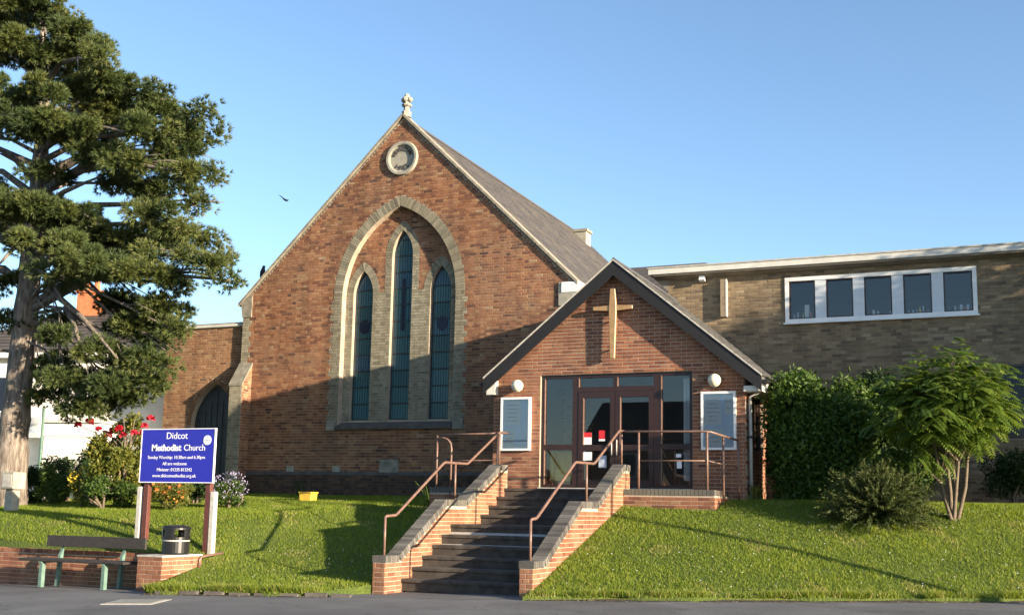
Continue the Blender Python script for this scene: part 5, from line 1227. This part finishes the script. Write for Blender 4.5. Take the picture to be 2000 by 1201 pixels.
shrub('laurel_shrub', 'light leaved shrub shoots between the laurel and the feathery evergreen', 1735, 905, 38, 48, 21.4, 2600, 0.09, M['leaf_mid'], 7, 23, 2.0, 0.5, 0.7)
shrub('dark_bush', 'black green rounded bush at the foot of the buff hall wall', 1975, 925, 68, 55, 25.6, 6000, 0.06, M['leaf_dark'], 9, 24, 2.0, 0.4)

def feathery(name, label, x, y, rx, ry, Y, nb, mat, seed):
    """low spreading evergreen: arching sprays set with short needles"""
    rg = np.random.default_rng(seed); c = pxc(x, y, Y); s = scale_at(c); zg = float(hz(c[0], c[1])); t_ = thing(name, (c[0], c[1], zg), label, 'shrub')
    RX_, RZ_ = rx*s, ry*s*2; V = []; rn = []; base = np.array([c[0], c[1], zg+0.05]); arms = []
    for i in range(nb):
        a = rg.uniform(0, 2*math.pi); el = rg.uniform(0.08, 1.35); L = RX_*rg.uniform(0.75, 1.15)*(1 if el < 0.9 else 0.8)
        d = np.array([math.cos(a)*math.cos(el), math.sin(a)*math.cos(el)*0.8, math.sin(el)*RZ_/RX_*0.85]); q = rg.uniform(0.05, 0.95)
        pts = [base+d*L*t_2+np.array([0, 0, -0.30*L*t_2**2*math.cos(el)]) for t_2 in np.linspace(0.1, 1, 9)]
        arms.append(pts)
        for j in range(8):
            for m in range(11):
                p = pts[j]+(pts[j+1]-pts[j])*rg.random(); ax = unit(pts[j+1]-pts[j]); sd = unit(np.cross(ax, rg.normal(size=3)))
                dr_ = unit(ax*0.7+sd*rg.uniform(0.5, 1.0)); w = np.cross(dr_, unit(rg.normal(size=3)))*0.010; l = rg.uniform(0.05, 0.12)*(1.1-j/14)
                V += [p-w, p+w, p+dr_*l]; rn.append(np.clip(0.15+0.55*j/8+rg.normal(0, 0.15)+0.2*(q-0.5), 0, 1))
    V = np.array(V); F = np.arange(len(V)).reshape(-1, 3)
    npmesh('foliage', V, F, mat, t_, rn, kind='stuff')
    mb = MB()
    for pts in arms[::12]: mb.tube(pts[:7], [0.014-0.0015*k for k in range(7)], 5)
    mb.build('branch', M['bark'], t_, smooth=True, kind='stuff')
    return t_
gy = ground_at(1715, 1046)
if gy is None: gy = (0, 19.0, 0)
feathery('evergreen_shrub', 'low feathery evergreen shrub spreading on the lawn before the laurel', 1712, 980, 122, 86, float(gy[1])+0.55, 700, M['leaf_yew'], 31)

# small pinnate leaved tree
g0 = pxc(1864, 998, 21.5); rt = thing('small_tree', (g0[0], g0[1], float(hz(g0[0], g0[1]))), 'small multi stemmed tree with drooping pinnate leaves on the lawn', 'tree')
base = Vector((g0[0], g0[1], float(hz(g0[0], g0[1])))); s = scale_at(g0); rr = random.Random(4); rg = np.random.default_rng(44)
c = pxc(1843, 785, 21.5); RXm, RZm = 146*s, 132*s
tips = []
fork = [Vector(pxc(x, y, 21.5+dy)) for x, y, dy in ((1835, 930, 0.0), (1850, 905, 0.15), (1872, 900, -0.15), (1890, 890, 0.1), (1862, 915, 0.3))]
for f in fork:
    b0 = base+Vector((rr.uniform(-0.06, 0.06), rr.uniform(-0.06, 0.06), -0.1)); dp, dr = dense([b0, b0.lerp(f, 0.55)+Vector((rr.uniform(-0.05, 0.05), 0, 0)), f], [0.040, 0.032, 0.026], 4)
    MB().tube(dp, dr, 9).build('trunk', M['bark'], rt, smooth=True)
    for k in range(11):
        d = unit(rg.normal(size=3)); d[2] = abs(d[2])*1.25-0.32; e = Vector(c+d*np.array([RXm, RXm*0.9, RZm])*rg.uniform(0.55, 0.92))
        m1 = f.lerp(e, 0.5)+Vector((rr.uniform(-0.1, 0.1), rr.uniform(-0.1, 0.1), 0.12)); dp, dr = dense([f, m1, e], [0.026, 0.017, 0.006], 3)
        MB().tube(dp, dr, 6).build('branch', M['bark'], rt, smooth=True); tips += [(m1, 0.5), (e, 1.0), (m1.lerp(e, 0.5), 0.8), (m1.lerp(e, 0.75), 0.9)]
MB().tube([Vector(pxc(1840, 945, 21.4)), Vector(pxc(1820, 925, 21.3)), Vector(pxc(1805, 905, 21.25))], [0.03, 0.022, 0.01], 7).build('branch', M['bark'], rt, smooth=True)
tips.append((Vector(pxc(1800, 893, 21.2)), 1.0)); tips.append((Vector(pxc(1815, 898, 21.25)), 1.0))
V = []; F = []; rn = []
def compound(p, d, L, q):
    """one pinnate leaf: arching rachis with paired leaflets"""
    global V, F, rn
    sd = unit(np.cross(d, [0, 0, 1.0])+1e-6); n = 9
    for j in range(n):
        u = 0.18+0.82*j/(n-1); ctr = p+d*L*u+np.array([0, 0, -0.45*L*u*u]); tg = unit(d+np.array([0, 0, -0.9*u]))
        ll = L*0.30*(1-0.45*abs(u-0.5))
        for s_ in (-1, 1):
            dr_ = unit(sd*s_*0.95+tg*0.45+np.array([0, 0, -0.35])); w = unit(np.cross(dr_, np.cross(tg, sd)))*ll*0.16
            n0 = len(V); V += [ctr, ctr+dr_*ll*0.5+w, ctr+dr_*ll, ctr+dr_*ll*0.5-w]; F += [(n0, n0+1, n0+2, n0+3)]; rn.append(np.clip(q+rg.normal(0, 0.1), 0, 1))
for p, wgt in tips:
    for k in range(12):
        a = rg.uniform(0, 2*math.pi); d = unit(np.array([math.cos(a), math.sin(a), rg.uniform(-0.15, 0.6)])); out = unit(np.array(p)-c)
        d = unit(d+0.7*out); compound(np.array(p)+rg.normal(0, 0.11, 3), d, rg.uniform(0.22, 0.38), rg.uniform(0.15, 0.9))
npmesh('crown', np.array(V), np.array(F), M['leaf_rowan'], rt, rn, kind='stuff')

# ---- left flower border
bed = [('dark_shrub', 'dark evergreen shrub in the flower border behind the utility pillar', 75, 945, 60, 45, 21.3, 7000, 0.07, M['leaf_dark'], 41),
       ('dark_shrub', 'dark evergreen shrub left of the red flowered bush', 135, 935, 60, 48, 21.8, 6000, 0.07, M['leaf_dark'], 42),
       ('green_shrub', 'bright green leafy shrub between the dark shrubs of the border', 105, 940, 40, 42, 20.7, 3600, 0.08, M['leaf_mid'], 43),
       ('feather_plant', 'loose grey green plant low in the border under the red flowers', 205, 965, 60, 34, 19.8, 5200, 0.07, M['leaf_mid'], 44),
       ('yellow_shrub', 'yellow green leafy shrub at the foot of the red flowered bush', 165, 948, 32, 36, 20.2, 2400, 0.06, M['leaf_yellow'], 45),
       ('flower_plant', 'orange flowered leafy plant behind the sign posts', 335, 968, 52, 32, 19.9, 4200, 0.06, M['leaf_yellow'], 46),
       ('lavender_bush', 'pale lilac tipped bush right of the sign, near the church corner', 452, 962, 40, 30, 20.6, 5000, 0.055, M['leaf_mid'], 47),
       ('dark_shrub', 'dark leafy shrub behind the blue sign', 380, 955, 40, 30, 21.6, 2600, 0.07, M['leaf_dark'], 48)]
for nm, lab, x, y, rx, ry, Y, n, sz, mt, sd in bed:
    t_, c, R = shrub(nm, lab, x, y, rx, ry, Y, n, sz, mt, 14, sd, 2.4, 0.6, 0.8, shell=0.25, spread=0.9, bsize=(0.22, 0.45), stemn=6, stem_top=0.8)
    if nm == 'flower_plant': leaves('blossom', [c+np.array([-0.2, -0.25, 0.12]), c+np.array([0.25, -0.2, 0.05])], [R*0.5, R*0.4], 90, 0.075, M['petal_orange'], t_, shell=0.7, aspect=1.2, seed=5, kind=None)
    if nm == 'lavender_bush': leaves('blossom', [c+np.array([0, -0.05, 0.15])], [R*0.9], 260, 0.05, M['petal_lilac'], t_, shell=0.8, aspect=2, seed=6, kind=None)
    if nm == 'yellow_shrub': leaves('blossom', [c+np.array([0, -0.1, 0.1])], [R*0.8], 120, 0.06, M['petal_yellow'], t_, shell=0.75, aspect=1.4, seed=7, kind=None)
# red flowered bush
t_, c, R = shrub('rose_bush', 'tall loose bush with red flowers behind the blue sign', 236, 888, 62, 78, 20.4, 8000, 0.10, M['leaf_yellow'], 22, 51, 2.0, 0.6, 0.8, shell=0.2, spread=0.95, bsize=(0.18, 0.36), stemn=9, stem_top=0.95)
for x, y, sz in ((152, 830, 8), (175, 824, 9), (193, 838, 7), (210, 850, 9), (222, 842, 10), (233, 838, 9), (255, 838, 8), (262, 845, 7), (282, 832, 7), (295, 818, 9), (240, 850, 7), (205, 845, 6), (276, 845, 6)):
    p = pxc(x, y, 20.4+random.uniform(-0.5, 0.3)); s = scale_at(p)
    V = []; F = []; rn = []; rg = np.random.default_rng(int(x))
    for k in range(16):
        a = rg.uniform(0, 2*math.pi); e = rg.uniform(-0.4, 1.2); d = np.array([math.cos(a)*math.cos(e), math.sin(a)*math.cos(e), math.sin(e)]); w = unit(np.cross(d, rg.normal(size=3)))
        n0 = len(V); L = sz*s*1.15; V += [p, p+d*L*0.6+w*L*0.5, p+d*L, p+d*L*0.6-w*L*0.5]; F.append((n0, n0+1, n0+2, n0+3)); rn.append(rg.random())
    fo = npmesh('flower', np.array(V), np.array(F), M['petal_red'], t_, rn)
    q = Vector(c)+Vector((random.uniform(-0.3, 0.3), 0, 0)); MB().tube([q, q.lerp(Vector(p), 0.6)+Vector((0, 0, 0.1)), Vector(p)], [0.012, 0.009, 0.005], 5).build('stem', M['bark'], t_, smooth=True)
# weeds
def weed(x, y, Y, h, n, label, mat, seed, size=0.12):
    p = pxc(x, y, Y); zg = float(hz(p[0], p[1])); t_ = thing('weed', (p[0], p[1], zg), label, 'weed'); rg = np.random.default_rng(seed); V = []; F = []; rn = []
    for k in range(n):
        a = rg.uniform(0, 6.28); l = h*rg.uniform(0.5, 1.0); d = np.array([math.cos(a), math.sin(a), 0])*rg.uniform(0.15, 0.6); b = np.array([p[0], p[1], zg])+rg.normal(0, 0.05, 3)*np.array([1, 1, 0]); w = unit(np.cross(d+np.array([0, 0, 1]), rg.normal(size=3)))*size*0.14
        pts = [b+np.array([0, 0, l*u])*1.0+d*l*u*u for u in (0, 0.4, 0.75, 1)]
        n0 = len(V); V += [pts[0]-w*0.6, pts[0]+w*0.6, pts[1]-w, pts[1]+w, pts[2]-w*0.8, pts[2]+w*0.8, pts[3], pts[3]+w*0.05]
        F += [(n0, n0+1, n0+3, n0+2), (n0+2, n0+3, n0+5, n0+4), (n0+4, n0+5, n0+7, n0+6)]; rn += [rg.random()]*3
    npmesh('blades', np.array(V), np.array(F), mat, t_, rn)
weed(1478, 966, 22.3, 0.34, 40, 'tuft of pale leaves at the foot of the porch downpipe', M['leaf_yellow'], 61)
weed(862, 950, 20.7, 0.30, 26, 'small pale weed beside the left platform rail', M['leaf_yellow'], 62)
weed(586, 968, 24.9, 0.55, 14, 'thin upright weed beside the yellow box', M['leaf_dark'], 63, 0.08)
weed(836, 930, 22.5, 0.7, 14, 'thin upright weed by the church wall behind the handrail', M['leaf_mid'], 64, 0.08)
# ================================================================== GRASS
def grass(n, xr, yr_, seed, hmin=0.022, hmax=0.060, edge=False):
    rg = np.random.default_rng(seed); x = rg.uniform(*xr, n)
    if edge: y = yedge(x)+np.abs(rg.normal(0, 0.10, n))-0.03
    else:
        y = rg.uniform(*yr_, n)
    yl = np.array([ylawn(v) for v in x]) if n < 60000 else np.where(x < -12.9, np.interp(x, LWX, LWY), yedge(x)+0.05*np.sin(x*3.1)+0.03*np.sin(x*7.7))
    ok = (y > yl-(0.04 if edge else 0))
    ok &= ~((x > -9.62) & (x < -6.74) & (y > 16.4)) & ~((x > -11.0) & (x < -4.9) & (y > 20.9)) & ~((x > -10.2) & (x < -4.6) & (y > 22.0))
    ok &= ~((x > -9.62) & (x < -6.74)) & ~((x < -9.4) & (x > -19.6) & (y > 25.5)) & ~((x > -13.76) & (x < -13.2) & (y < 16.62))
    ok &= ~((x > -10.25) & (x < -9.5) & (y < np.interp(x, [-10.25, -9.62], [15.45, 16.42])))
    x, y = x[ok], y[ok]; n = len(x); z = hz(x, y)
    if edge:
        nz = np.sin(x*5.3)+np.sin(x*11.7+1.3)+np.sin(x*2.1+0.7); kp = rg.random(n) < np.clip(0.35+0.3*nz, 0.05, 1.0); x, y, z = x[kp], y[kp], z[kp]; n = len(x)
    # patchiness
    pat = 0.5+0.16*np.sin(x*1.7+np.sin(y*2.1))+0.14*np.sin(y*2.9+x*0.8)+0.12*np.sin(x*5.1-y*3.7+np.sin(y*6.3))+0.12*np.sin(x*9.7+y*8.1+2*np.sin(x*3.3))
    dry = (np.sin(x*2.3+1.1)*np.sin(y*2.7+x)+0.6*np.sin(x*6.1)*np.sin(y*5.3+0.4)) > 0.85
    h = rg.uniform(hmin, hmax, n)*(0.7+0.6*pat); a = rg.uniform(0, 2*math.pi, n); le = rg.uniform(0.1, 1.0, n)*h
    w = rg.uniform(0.003, 0.0065, n)*(1.4 if not edge else 1.2); b = rg.uniform(0, 2*math.pi, n)
    P = np.stack([x, y, z-0.004], 1); S = np.stack([np.cos(b)*w, np.sin(b)*w, np.zeros(n)], 1); T = np.stack([np.cos(a)*le, np.sin(a)*le, h], 1)
    V = np.stack([P-S, P+S, P+T], 1).reshape(-1, 3); F = np.arange(3*n).reshape(-1, 3)
    rn = np.clip(rg.beta(2, 2.4, n)*0.75+0.25*pat*0.9, 0, 0.93); rn = np.clip((rn-0.45)*1.35+0.45, 0, 0.93); rn[rg.random(n) < np.where(dry, 0.30, 0.16 if edge else 0.025)] = 1.0
    return V, F, rn
parts = [grass(280000, (-24, -9.6), (14.8, 25.5), 1), grass(330000, (-6.75, 5.5), (16, 27), 2), grass(22000, (-13.0, -9.65), None, 3, 0.05, 0.17, True), grass(60000, (-6.72, 6.0), None, 4, 0.04, 0.13, True)]
# rough tufts where mowing does not reach
V = []; F = []; rn = []; n0 = 0
for v, f, r in parts: V.append(v); F.append(f+n0); rn.append(r); n0 += len(v)
go = npmesh('grass', np.concatenate(V), np.concatenate(F), M['grass'], None, np.concatenate(rn))
tag(go, 'short green lawn grass on the banks either side of the steps', 'grass', kind='stuff')
# bare soil along the ragged foot of the banks
for xa, xb in ((-12.9, -10.3), (-6.7, 6.0)):
    strip('soil_edge', np.arange(xa, xb, 0.11), lambda x: yedge(x)-0.05-0.06*abs(math.sin(x*4.3)+0.6*math.sin(x*9.1)), lambda x: yedge(x)+0.14, lambda x, y: gz(x)+0.006+0.12*max(0, y-yedge(x)+0.08), M['soil'], 4)
# daisies and litter specks in the lawn
V = []; F = []; n0 = 0; rg = np.random.default_rng(77)
for i in range(120):
    x = rg.uniform(-6.5, 0.5) if rg.random() < 0.7 else rg.uniform(-13, -9.8); y = rg.uniform(yedge(x)+0.2, yedge(x)+3.5)
    if -9.7 < x < -6.7: continue
    z = float(hz(x, y))+0.06; r = rg.uniform(0.005, 0.009)
    V += [(x-r, y-r*0.4, z), (x+r, y-r*0.4, z), (x+r, y+r*0.4, z+r), (x-r, y+r*0.4, z+r)]; F.append((n0, n0+1, n0+2, n0+3)); n0 += 4
tag(npmesh('daisies', np.array(V), np.array(F), M['paper'], None), 'tiny white daisies scattered through the lawn', 'flowers', kind='stuff')
V = []; F = []; n0 = 0; rn = []
for i in range(1500):
    x = rg.uniform(-13, 3.5)
    if -9.7 < x < -6.7: continue
    y = yedge(x)+0.03-abs(rg.normal(0, 0.13)); z = float(gz(x))+0.008; r = rg.uniform(0.008, 0.03); a = rg.uniform(0, 6.28); c_, s_ = math.cos(a)*r, math.sin(a)*r
    V += [(x-c_, y-s_, z), (x+s_*0.5, y-c_*0.5, z), (x+c_, y+s_, z+0.006), (x-s_*0.5, y+c_*0.5, z+0.004)]; F.append((n0, n0+1, n0+2, n0+3)); n0 += 4; rn.append(rg.random())
tag(npmesh('leaf_litter', np.array(V), np.array(F), leaf_mat('dry_leaf', [(0, (0.10, 0.06, 0.03)), (0.8, (0.28, 0.20, 0.10)), (1, (0.5, 0.45, 0.35))], 0.8, 0.1), None, rn), 'dry leaf litter along the edge of the pavement', 'leaf litter', kind='stuff')

# ================================================================== HOUSES BEHIND THE PINE
def window_on(parent, x0, x1, z0, z1, y, frame=M['white_paint'], mull=1):
    w = 0.06
    f = MB().box(x0, x1, y-0.04, y+0.05, z0, z0+w).box(x0, x1, y-0.04, y+0.05, z1-w, z1).box(x0, x0+w, y-0.04, y+0.05, z0+w, z1-w).box(x1-w, x1, y-0.04, y+0.05, z0+w, z1-w)
    for k in range(mull):
        xm = x0+(x1-x0)*(k+1)/(mull+1); f.box(xm-0.02, xm+0.02, y-0.04, y+0.05, z0+w, z1-w)
    f = f.build('window', frame, parent)
    MB().box(x0+w, x1-w, y+0.01, y+0.02, z0+w, z1-w).build('pane', M['glass_dark'], f)
    MB().box(x0-0.06, x1+0.06, y-0.10, y+0.0, z0-0.07, z0-0.001).build('sill', M['stone_pale'], f)
HY = 30.0; hx0, hx1, hb, he = -34.8, -25.9, 0.6, 6.25
hs = thing('white_house', ((hx0+hx1)/2, HY, hb), 'white rendered house with grey slate hipped roof and orange chimney behind the pine', 'house')
plate('front_wall', [(hx0, hb), (hx1, hb), (hx1, he), (hx0, he)], [[(-29.6, 4.2), (-28.5, 4.2), (-28.5, 5.5), (-29.6, 5.5)], [(-33.2, 4.2), (-32.0, 4.2), (-32.0, 5.5), (-33.2, 5.5)]], HY, HY+0.3, M['render_white'], hs)
MB().box(hx1-0.3, hx1, HY+0.3, HY+7, hb, he).box(hx0, hx0+0.3, HY+0.3, HY+7, hb, he).box(hx0+0.3, hx1-0.3, HY+6.7, HY+7, hb, he).build('side_wall', M['render_white'], hs)
window_on(hs, -29.6, -28.5, 4.2, 5.5, HY+0.08); window_on(hs, -33.2, -32.0, 4.2, 5.5, HY+0.08)
ov = 0.35; ry_, rzz = HY+3.5, he+2.35; h1, h2 = hx0+3.3, hx1-3.3
rv = [(hx0-ov, HY-ov, he), (hx1+ov, HY-ov, he), (hx1+ov, HY+7+ov, he), (hx0-ov, HY+7+ov, he), (h1, ry_, rzz), (h2, ry_, rzz)]
roof = MB().add(rv, [(0, 1, 5, 4), (1, 2, 5), (2, 3, 4, 5), (3, 0, 4), (3, 2, 1, 0)]).build('roof', M['slate'], hs, rnd=0.5)
MB().box(hx0-ov, hx1+ov, HY-ov-0.04, HY-ov-0.002, he-0.16, he+0.02).build('fascia', M['white_paint'], hs)
# slate courses on the front slope
V = []; F = []; rn = []; n0 = 0
for j in range(16):
    a, b = j/16, (j+1)/16
    xl0, xr0 = (hx0-ov)*(1-a)+h1*a, (hx1+ov)*(1-a)+h2*a
    y0, y1, z0, z1 = (HY-ov)*(1-a)+ry_*a, (HY-ov)*(1-b)+ry_*b, he+2.35*a+0.03, he+2.35*b+0.006
    n = int((xr0-xl0)/0.3)
    for i in range(n):
        x0, x1 = xl0+i*0.3+(j % 2)*0.15, xl0+i*0.3+0.29+(j % 2)*0.15
        V += [(x0, y0, z0), (x1, y0, z0), (x1, y1, z1), (x0, y1, z1)]; F.append((n0, n0+1, n0+2, n0+3)); n0 += 4; rn.append(rg.random())
npmesh('slates', np.array(V), np.array(F), M['slate'], roof, rn, kind='stuff')
cpx = [hx1-4.9, 0, 0]; cz = he+2.6
cm_ = MB().box(cpx[0]-0.42, cpx[0]+0.42, ry_-0.9, ry_-0.3, he+1.5, cz+0.1).box(cpx[0]-0.48, cpx[0]+0.48, ry_-0.96, ry_-0.24, cz+0.1, cz+0.22).build('chimney', M['terracotta'], roof)
for dx in (-0.2, 0.2): MB().lathe([(0.13, 0), (0.11, 0.05), (0.10, 0.42), (0.13, 0.45), (0.13, 0.5)], (cpx[0]+dx, ry_-0.6, cz+0.221), 10).build('chimney_pot', M['terracotta'], roof)
# shop front projecting at ground level
shop = thing('shop_front', (-31.5, HY-1.4, hb), 'grey white shop front with recessed door, built against the white house', 'shop')
MB().box(-34.6, -27.6, HY-1.5, HY-0.01, 3.30, 3.75).build('fascia', M['window_panel'], shop)
MB().box(-34.7, -27.5, HY-1.6, HY-0.01, 3.75, 3.86).build('roof_slab', M['fascia'], shop)
for a_, b_ in ((-29.6, -27.6), (-34.6, -34.2), (-31.6, -31.3)): MB().box(a_, b_, HY-1.45, HY-0.01, hb, 3.30).build('pier', M['render_white'], shop)
MB().box(-31.3, -29.6, HY-0.6, HY-0.5, hb, 3.30).build('door', M['window_panel'], shop)
MB().box(-34.2, -31.6, HY-1.40, HY-1.36, 1.2, 3.25).build('display_window', M['glass_dark'], shop)
MB().box(-34.2, -31.6, HY-1.45, HY-1.30, hb, 1.2).build('stall_riser', M['green_paint'], shop)
window_on(shop, -28.9, -28.0, 1.55, 2.6, HY-1.46, mull=0)
# street sign board on posts in front of the shop
p = pxc(57, 833, 23.0); s = scale_at(p)
sb = thing('sign_board', (p[0], 23.0, 1.0), 'small white board with blue print on green posts near the shop front', 'sign')
MB().box(p[0]-0.52, p[0]+0.42, 22.96, 23.0, p[2]-0.30, p[2]+0.26).build('panel', M['paper'], sb)
for z, a, b in ((0.10, -0.4, 0.0), (-0.12, -0.45, 0.3)): MB().box(p[0]+a, p[0]+b, 22.952, 22.9599, p[2]+z-0.035, p[2]+z+0.035).build('print', M['board_sky_blue'], sb)
for dx in (-0.48, 0.45): MB().box(p[0]+dx-0.03, p[0]+dx+0.03, 23.001, 23.06, 0.8, p[2]+0.5).build('post', M['green_paint'], sb)
# brick house further left
h2x0, h2x1, HY2 = -50.0, -39.5, 36.0
hb2 = thing('brick_house', (-45, HY2, 0.6), 'brick house with brown tiled roof behind the pine trunk', 'house')
MB().box(h2x0, h2x1, HY2, HY2+8, 0.4, 6.0).build('wall', M['brick_far'], hb2)
MB().prism([(HY2-0.4, 6.0), (HY2+4, 8.9), (HY2+8.4, 6.0)], 0, h2x0-0.3, h2x1+0.3).build('roof', plain('brown_roof_tile', (0.20, 0.12, 0.08), 0.85, 0.25, 4), hb2)
for x in (-48.5, -45.5, -42.5): window_on(hb2, x, x+1.3, 3.9, 5.3, HY2-0.02); window_on(hb2, x, x+1.3, 1.4, 2.8, HY2-0.02)
def replant(o, piv, new, ang, sc):
    v = (o.location-Vector(piv))*sc; c_, s_ = math.cos(ang), math.sin(ang)
    o.location = Vector(new)+Vector((v.x*c_-v.y*s_, v.x*s_+v.y*c_, v.z)); o.rotation_euler.z = ang; o.scale = (sc, sc, sc)
for o_ in (hs, shop): replant(o_, (hx1, HY, hb), (-22.9, 26.9, 0.85), math.radians(14), 0.88)
# distant hedge line closing the view between the houses
for i, (x, y, rx, ry, Y) in enumerate(((180, 800, 50, 30, 23.5), (290, 850, 34, 45, 24.6))):
    shrub('hedge_bush', ('dark garden bush beside the shop front', 'dark garden bush between the wing door and the white house')[i], x, 915, rx, 45, Y, 5000, 0.09, M['leaf_dark'], 8, 91+i)

# ================================================================== HOUSE OVER THE ROAD (seen in the door glass)
oy = -14.0
oh = thing('brick_house', (-14, oy, 0), 'brick house across the road, mirrored in the porch door glass', 'house')
MB().box(-21, -7, oy-7, oy, -0.3, 5.0).build('wall', M['brick_far'], oh)
MB().prism([(oy-7.4, 5.0), (oy-3.5, 7.6), (oy+0.4, 5.0)], 0, -21.3, -6.7).build('roof', M['slate'], oh, rnd=0.5)
for x in (-19.5, -16, -12.5, -9.5):
    for z in (0.9, 3.2):
        f = MB().box(x, x+1.4, oy, oy+0.06, z, z+1.3).build('window', M['white_paint'], oh); MB().box(x+0.08, x+1.32, oy+0.061, oy+0.07, z+0.08, z+1.22).build('pane', M['glass_dark'], f)

# ================================================================== TREES OUT OF FRAME THAT SHADE THE HALL
def bigtree(x, y, h, r, label, seed, mat=M['leaf_mid'], n=15000, low=0.3):
    z = float(hz(x, y)); t_ = thing('broadleaf_tree', (x, y, z), label, 'tree', None)
    rr = random.Random(seed); tops = []
    MB().tube([(x, y, z-0.3), (x+0.1, y, z+h*0.3), (x-0.05, y+0.1, z+h*0.6), (x, y, z+h*0.85)], [0.2, 0.16, 0.10, 0.03], 10).build('trunk', M['bark'], t_, smooth=True)
    for k in range(9):
        a = rr.uniform(0, 6.28); zz = z+h*rr.uniform(low, 0.75); q = Vector((x+r*0.8*math.cos(a), y+r*0.8*math.sin(a), zz+h*0.12))
        MB().tube([(x, y, zz), Vector((x, y, zz)).lerp(q, 0.5)+Vector((0, 0, 0.2)), q], [0.06, 0.04, 0.012], 6).build('branch', M['bark'], t_, smooth=True)
    C_, R_ = blobs((x, y, z+h*(1+low)/2), r, r, h*(1-low)/2, 26, seed, 0.75, (0.25, 0.42))
    leaves('crown', C_, R_, n, 0.15, mat, t_, shell=0.2, seed=seed, clump=0.5)
bigtree(5.6, 24.6, 7.4, 2.3, 'leafy tree on the lawn beyond the right of the hall window', 101, low=0.12)
bigtree(9.8, 23.6, 9.2, 2.8, 'taller leafy tree standing behind the lawn tree by the hall', 102, low=0.1, n=20000)
bigtree(13.5, 22.4, 9.8, 2.8, 'tall leafy tree nearest the road beside the hall', 103, low=0.1, n=20000)

# ================================================================== STREET LAMP OUT OF FRAME (its shadow crosses the right lawn)
lx, ly = 5.9, 16.75; lz0 = float(gz(lx)); sl_ = thing('street_lamp', (lx, ly, lz0), 'grey street lamp column on the pavement in front of the hall', 'street lamp')
MB().lathe([(0.11, 0), (0.11, 1.2), (0.065, 1.3), (0.05, 7.0)], (lx, ly, lz0), 12).build('column', M['grey_metal'], sl_)
MB().tube([(lx, ly, lz0+6.9), (lx-0.05, ly-0.2, lz0+7.25), (lx-0.2, ly-0.8, lz0+7.4)], 0.04, 8).build('bracket', M['grey_metal'], sl_)
MB().box(lx-0.32, lx-0.14, ly-1.35, ly-0.78, lz0+7.34, lz0+7.46).build('lantern', M['pipe'], sl_, bevel=0.02)

# ================================================================== BIRDS
def bird_perched(p):
    t_ = thing('bird', p, 'dark bird perched on the left slope of the church gable', 'bird'); x, y, z = p
    # one body: tail, belly, breast, neck, head
    dp = [(x-0.06, y, z-0.06), (x-0.045, y, z+0.02), (x-0.02, y, z+0.10), (x+0.0, y, z+0.20), (x+0.015, y, z+0.28), (x+0.022, y, z+0.33), (x+0.03, y, z+0.375), (x+0.035, y, z+0.40)]
    MB().tube(dp, [0.016, 0.03, 0.062, 0.075, 0.06, 0.043, 0.04, 0.012], 10).build('body', M['bird'], t_, smooth=True)
    MB().tube([(x+0.05, y, z+0.375), (x+0.085, y, z+0.365), (x+0.11, y, z+0.35)], [0.016, 0.01, 0.002], 6).build('beak', M['grey_metal'], t_)
    for d in (-0.025, 0.025): MB().tube([(x-0.005, y+d, z+0.10), (x+0.0, y+d, z+0.0)], 0.008, 5).build('leg', M['grey_metal'], t_)
pb = pxc(513, 531, YG+0.1); xx = float(pb[0]); zz = APZ+0.16-SL*abs(xx-CX)
bird_perched((xx, YG+0.1, zz+0.0))
p = pxc(558, 391, 40.0); s = scale_at(p)
fb = thing('bird', tuple(p), 'tiny dark bird flying in the open sky left of the gable', 'bird')
x, y, z = p
MB().tube([(x-0.17, y, z+0.09), (x-0.06, y, z+0.03), (x+0.05, y, z-0.03), (x+0.14, y, z-0.07)], [0.01, 0.045, 0.045, 0.01], 7).build('body', M['bird'], fb, smooth=True)
for sgn in (-1, 1):
    MB().add([(x-0.05, y, z+0.02), (x+0.05, y, z-0.02), (x-0.02, y+sgn*0.3, z+0.10), (x-0.12, y+sgn*0.42, z+0.14), (x-0.05, y, z+0.035), (x-0.06, y+sgn*0.3, z+0.115)], [(0, 1, 2, 3), (4, 5, 3), (0, 3, 4), (1, 4, 5, 2), (5, 2, 3)]).build('wing', M['bird'], fb)
